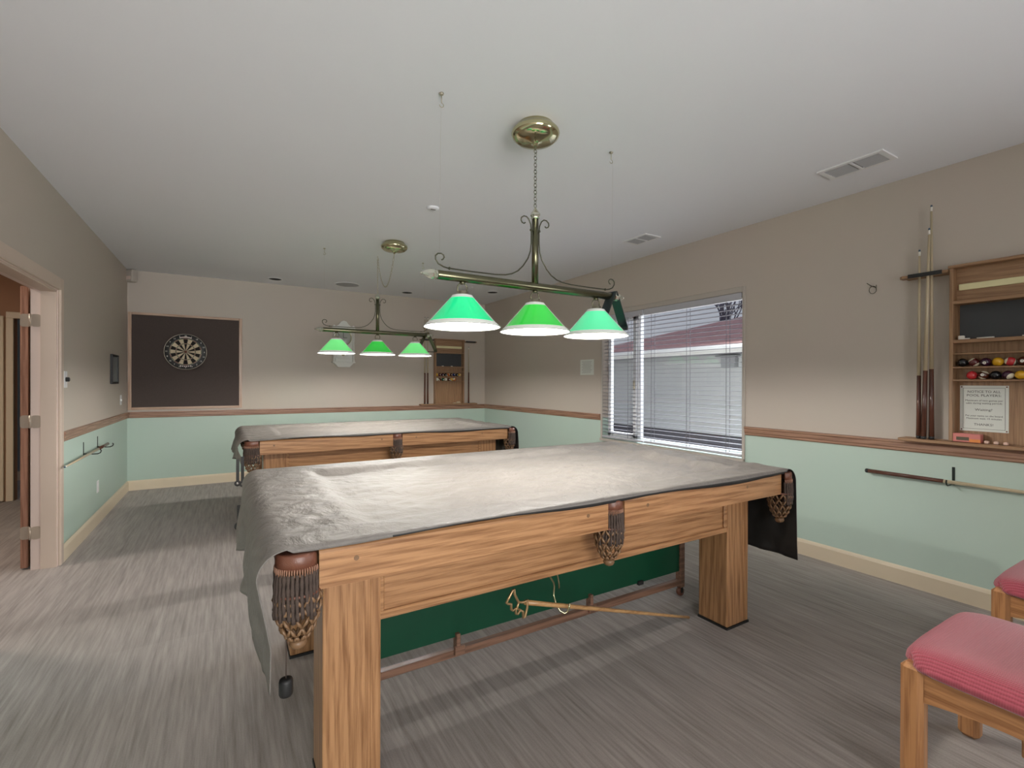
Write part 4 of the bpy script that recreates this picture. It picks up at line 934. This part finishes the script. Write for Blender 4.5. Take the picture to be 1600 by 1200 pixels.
build('lettering', lambda bm: [box(bm, XR-.0032,XR-.0024,4.53+.01*(k%3),4.72-.015*(k%2),1.595-.017*k,1.598-.017*k) for k in range(9)], M['ventd'], pn)
nh = build('wall_nail', lambda bm: (tube(bm, [(0,.05,.035),(0,.02,.01),(0,0,0),(-.012,-.012,-.004),(-.014,-.012,.012)], .0022, 6), tube(bm, [(-.004,.012+.022*math.cos(a),-.018+.026*math.sin(a)) for a in [2*PI*k/14 for k in range(14)]], .0018, 5, closed=True)), M['wire'], None, (XR-.002,1.545,2.0))
tag(nh, 'bent wire hanger loop left on the wall between window and ball rack', 'hook')
for x, y, lb in ((.541,7.0,'dark recessed ceiling light left of the ceiling speaker'),(2.332,7.0,'dark recessed ceiling light right of the ceiling speaker'),(3.42,6.3,'dark recessed ceiling light near the far right corner')):
    t = thing('recessed_light', lb, 'ceiling light', (x,y,H), 0, 'recessed lights in the ceiling')
    build('trim_ring', lambda bm: tube(bm, [(.08*math.cos(a),.08*math.sin(a),-.002) for a in [2*PI*k/28 for k in range(28)]], .006, 6, closed=True), M['vinylw'], t)
    build('baffle', lambda bm: lathe(bm, [(.078,-.004),(.075,-.001)], seg=28), M['dark'], t)
sp2 = thing('ceiling_speaker', 'round grey speaker grille flush in the ceiling near the far wall', 'speaker', (1.43,6.87,H))
build('grille', lambda bm: lathe(bm, [(.001,-.008),(.10,-.007),(.150,-.004),(.155,-.001)], seg=36), M['grille'], sp2)
build('bezel', lambda bm: tube(bm, [(.158*math.cos(a),.158*math.sin(a),-.003) for a in [2*PI*k/36 for k in range(36)]], .005, 6, closed=True), M['vinylw'], sp2)
sd2 = thing('smoke_detector', 'small white detector on the ceiling between the two lamps', 'detector', (1.37,3.50,H))
build('base', lambda bm: lathe(bm, [(.02,-.018),(.036,-.016),(.046,-.008),(.048,-.001)], seg=24), M['ceil'], sd2); build('slot', boxes((-.02,.02,-.016,.0,-.021,-.017), bev=.002), M['ventd'], sd2)
def vent(cx, cy, lx, ly, lb):
    t = thing('ceiling_vent', lb, 'vent', (cx,cy,H), 0, 'white ceiling vents with louvres')
    build('frame', boxes((-lx/2,lx/2,-ly/2,-ly/2+.03,-.010,-.001),(-lx/2,lx/2,ly/2-.03,ly/2,-.010,-.001),(-lx/2,-lx/2+.025,-ly/2+.03,ly/2-.03,-.010,-.001),(lx/2-.025,lx/2,-ly/2+.03,ly/2-.03,-.010,-.001),(-lx/2+.025,lx/2-.025,-.006,.006,-.010,-.001)), M['vinylw'], t)
    build('duct', boxes((-lx/2+.02,lx/2-.02,-ly/2+.02,ly/2-.02,-.0030,-.0015)), M['ventd'], t)
    L0 = None
    for s in (-1,1):
        for k in range(8):
            x = -lx/2+.03+(lx-.06)*k/7
            if L0 is None:
                def lv(bm): prism(bm, [(-.006,-.003),(.004,-.010),(.006,-.009),(-.004,-.002)], -(ly/2-.034)/2+.0, (ly/2-.034)/2, 'y')
                L0 = build('louvre', lv, M['grille'], t)
                L0.location = (x,s*ly/4,0)
            else:
                q = L0.copy(); COL.objects.link(q); q.parent = t; q.location = (x,s*ly/4,0)
vent(3.35,1.45,.20,.36, 'nearer white ceiling vent above the window-wall ball rack')
vent(3.35,3.24,.20,.30, 'farther white ceiling vent above the window')

# ------------------------------------------------------------------ chairs
def chair(loc, label):
    t = thing('upholstered_chair', label, 'chair', loc, 0, 'red upholstered oak chairs')     # origin under the left front corner post; front faces +y
    W, D = .56, .52
    for x in (0,W-.058):
        build('leg', boxes((x,x+.058,-.062,0,0,.428), bev=.014), chairw['z'], t)
        build('leg', lambda bm: (box(bm, x,x+.058,-D,-D+.062,0,.46, bev=.012), prism(bm, [(-D,.44),(-D+.062,.44),(-D+.03,.88),(-D-.015,.88)], x, x+.058, 'x')), chairw['z'], t)
    def side(bm, x):
        n = 10; low = [(-.062-(D-.124)*k/n, .318+.022*math.sin(PI*k/n)) for k in range(n+1)]
        prism(bm, [(-.062,.412)]+low+[(-D+.062,.412)], x+.012, x+.050, 'x')
    for x in (0,W-.062): build('side_rail', lambda bm: side(bm, x), chairw['y'], t)
    for y in (-.052,-D+.012): build('seat_rail', boxes((.058,W-.058,y,y+.036,.325,.412), bev=.004), chairw['x'], t)
    build('corner_block', boxes((.05,.085,-.31,-.27,.27,.335), bev=.003), chairw['z'], t)
    def cush(bm):
        nx, ny = 20, 20; X0, X1, Y0, Y1 = -.012, W+.012, -D+.07, .012; zb = .415
        def sh(u): return 1-(abs(2*u-1))**5
        rows = []
        for i in range(nx+1):
            r = []
            for j in range(ny+1):
                u, v = i/nx, j/ny; k = max(0, sh(u)*sh(v))**.42
                # rounded corners in plan
                uu, vv = 2*u-1, 2*v-1; q = .045*(abs(uu)**6)*(abs(vv)**6)
                x = X0+(X1-X0)*u-math.copysign(q,uu); y = Y0+(Y1-Y0)*v-math.copysign(q,vv)
                r.append(bm.verts.new((x,y,zb+.022+.052*k)))
            rows.append(r)
        for i in range(nx):
            for j in range(ny): bm.faces.new((rows[i][j],rows[i+1][j],rows[i+1][j+1],rows[i][j+1]))
        bd = [rows[i][0] for i in range(nx+1)]+[rows[nx][j] for j in range(1,ny+1)]+[rows[i][ny] for i in range(nx-1,-1,-1)]+[rows[0][j] for j in range(ny-1,0,-1)]
        c = Vector((W/2,-D/2+.03,0))
        prev = bd
        for dz, ins in ((-.012,-.004),(-.022,.006)):
            lo = [bm.verts.new((v.co.x+(c.x-v.co.x)*ins*2, v.co.y+(c.y-v.co.y)*ins*2, zb+.022+dz)) for v in bd]
            for k in range(len(bd)): bm.faces.new((prev[k],lo[k],lo[(k+1)%len(bd)],prev[(k+1)%len(bd)]))
            prev = lo
        bm.faces.new(prev)
    build('seat_cushion', cush, M['seat'], t, smooth=True)
    build('backrest', lambda bm: box(bm, .058,W-.058,-D-.01,-D+.045,.58,.84, bev=.02, seg=3), M['seat'], t)
    build('back_rail', boxes((.058,W-.058,-D-.012,-D+.03,.84,.885), bev=.01), chairw['x'], t)
    return t
chair((1.885,.685,0), 'red cushioned oak chair nearest the camera in the bottom right corner')
chair((2.915,.725,0), 'second red cushioned oak chair, behind the nearest one at the right edge')
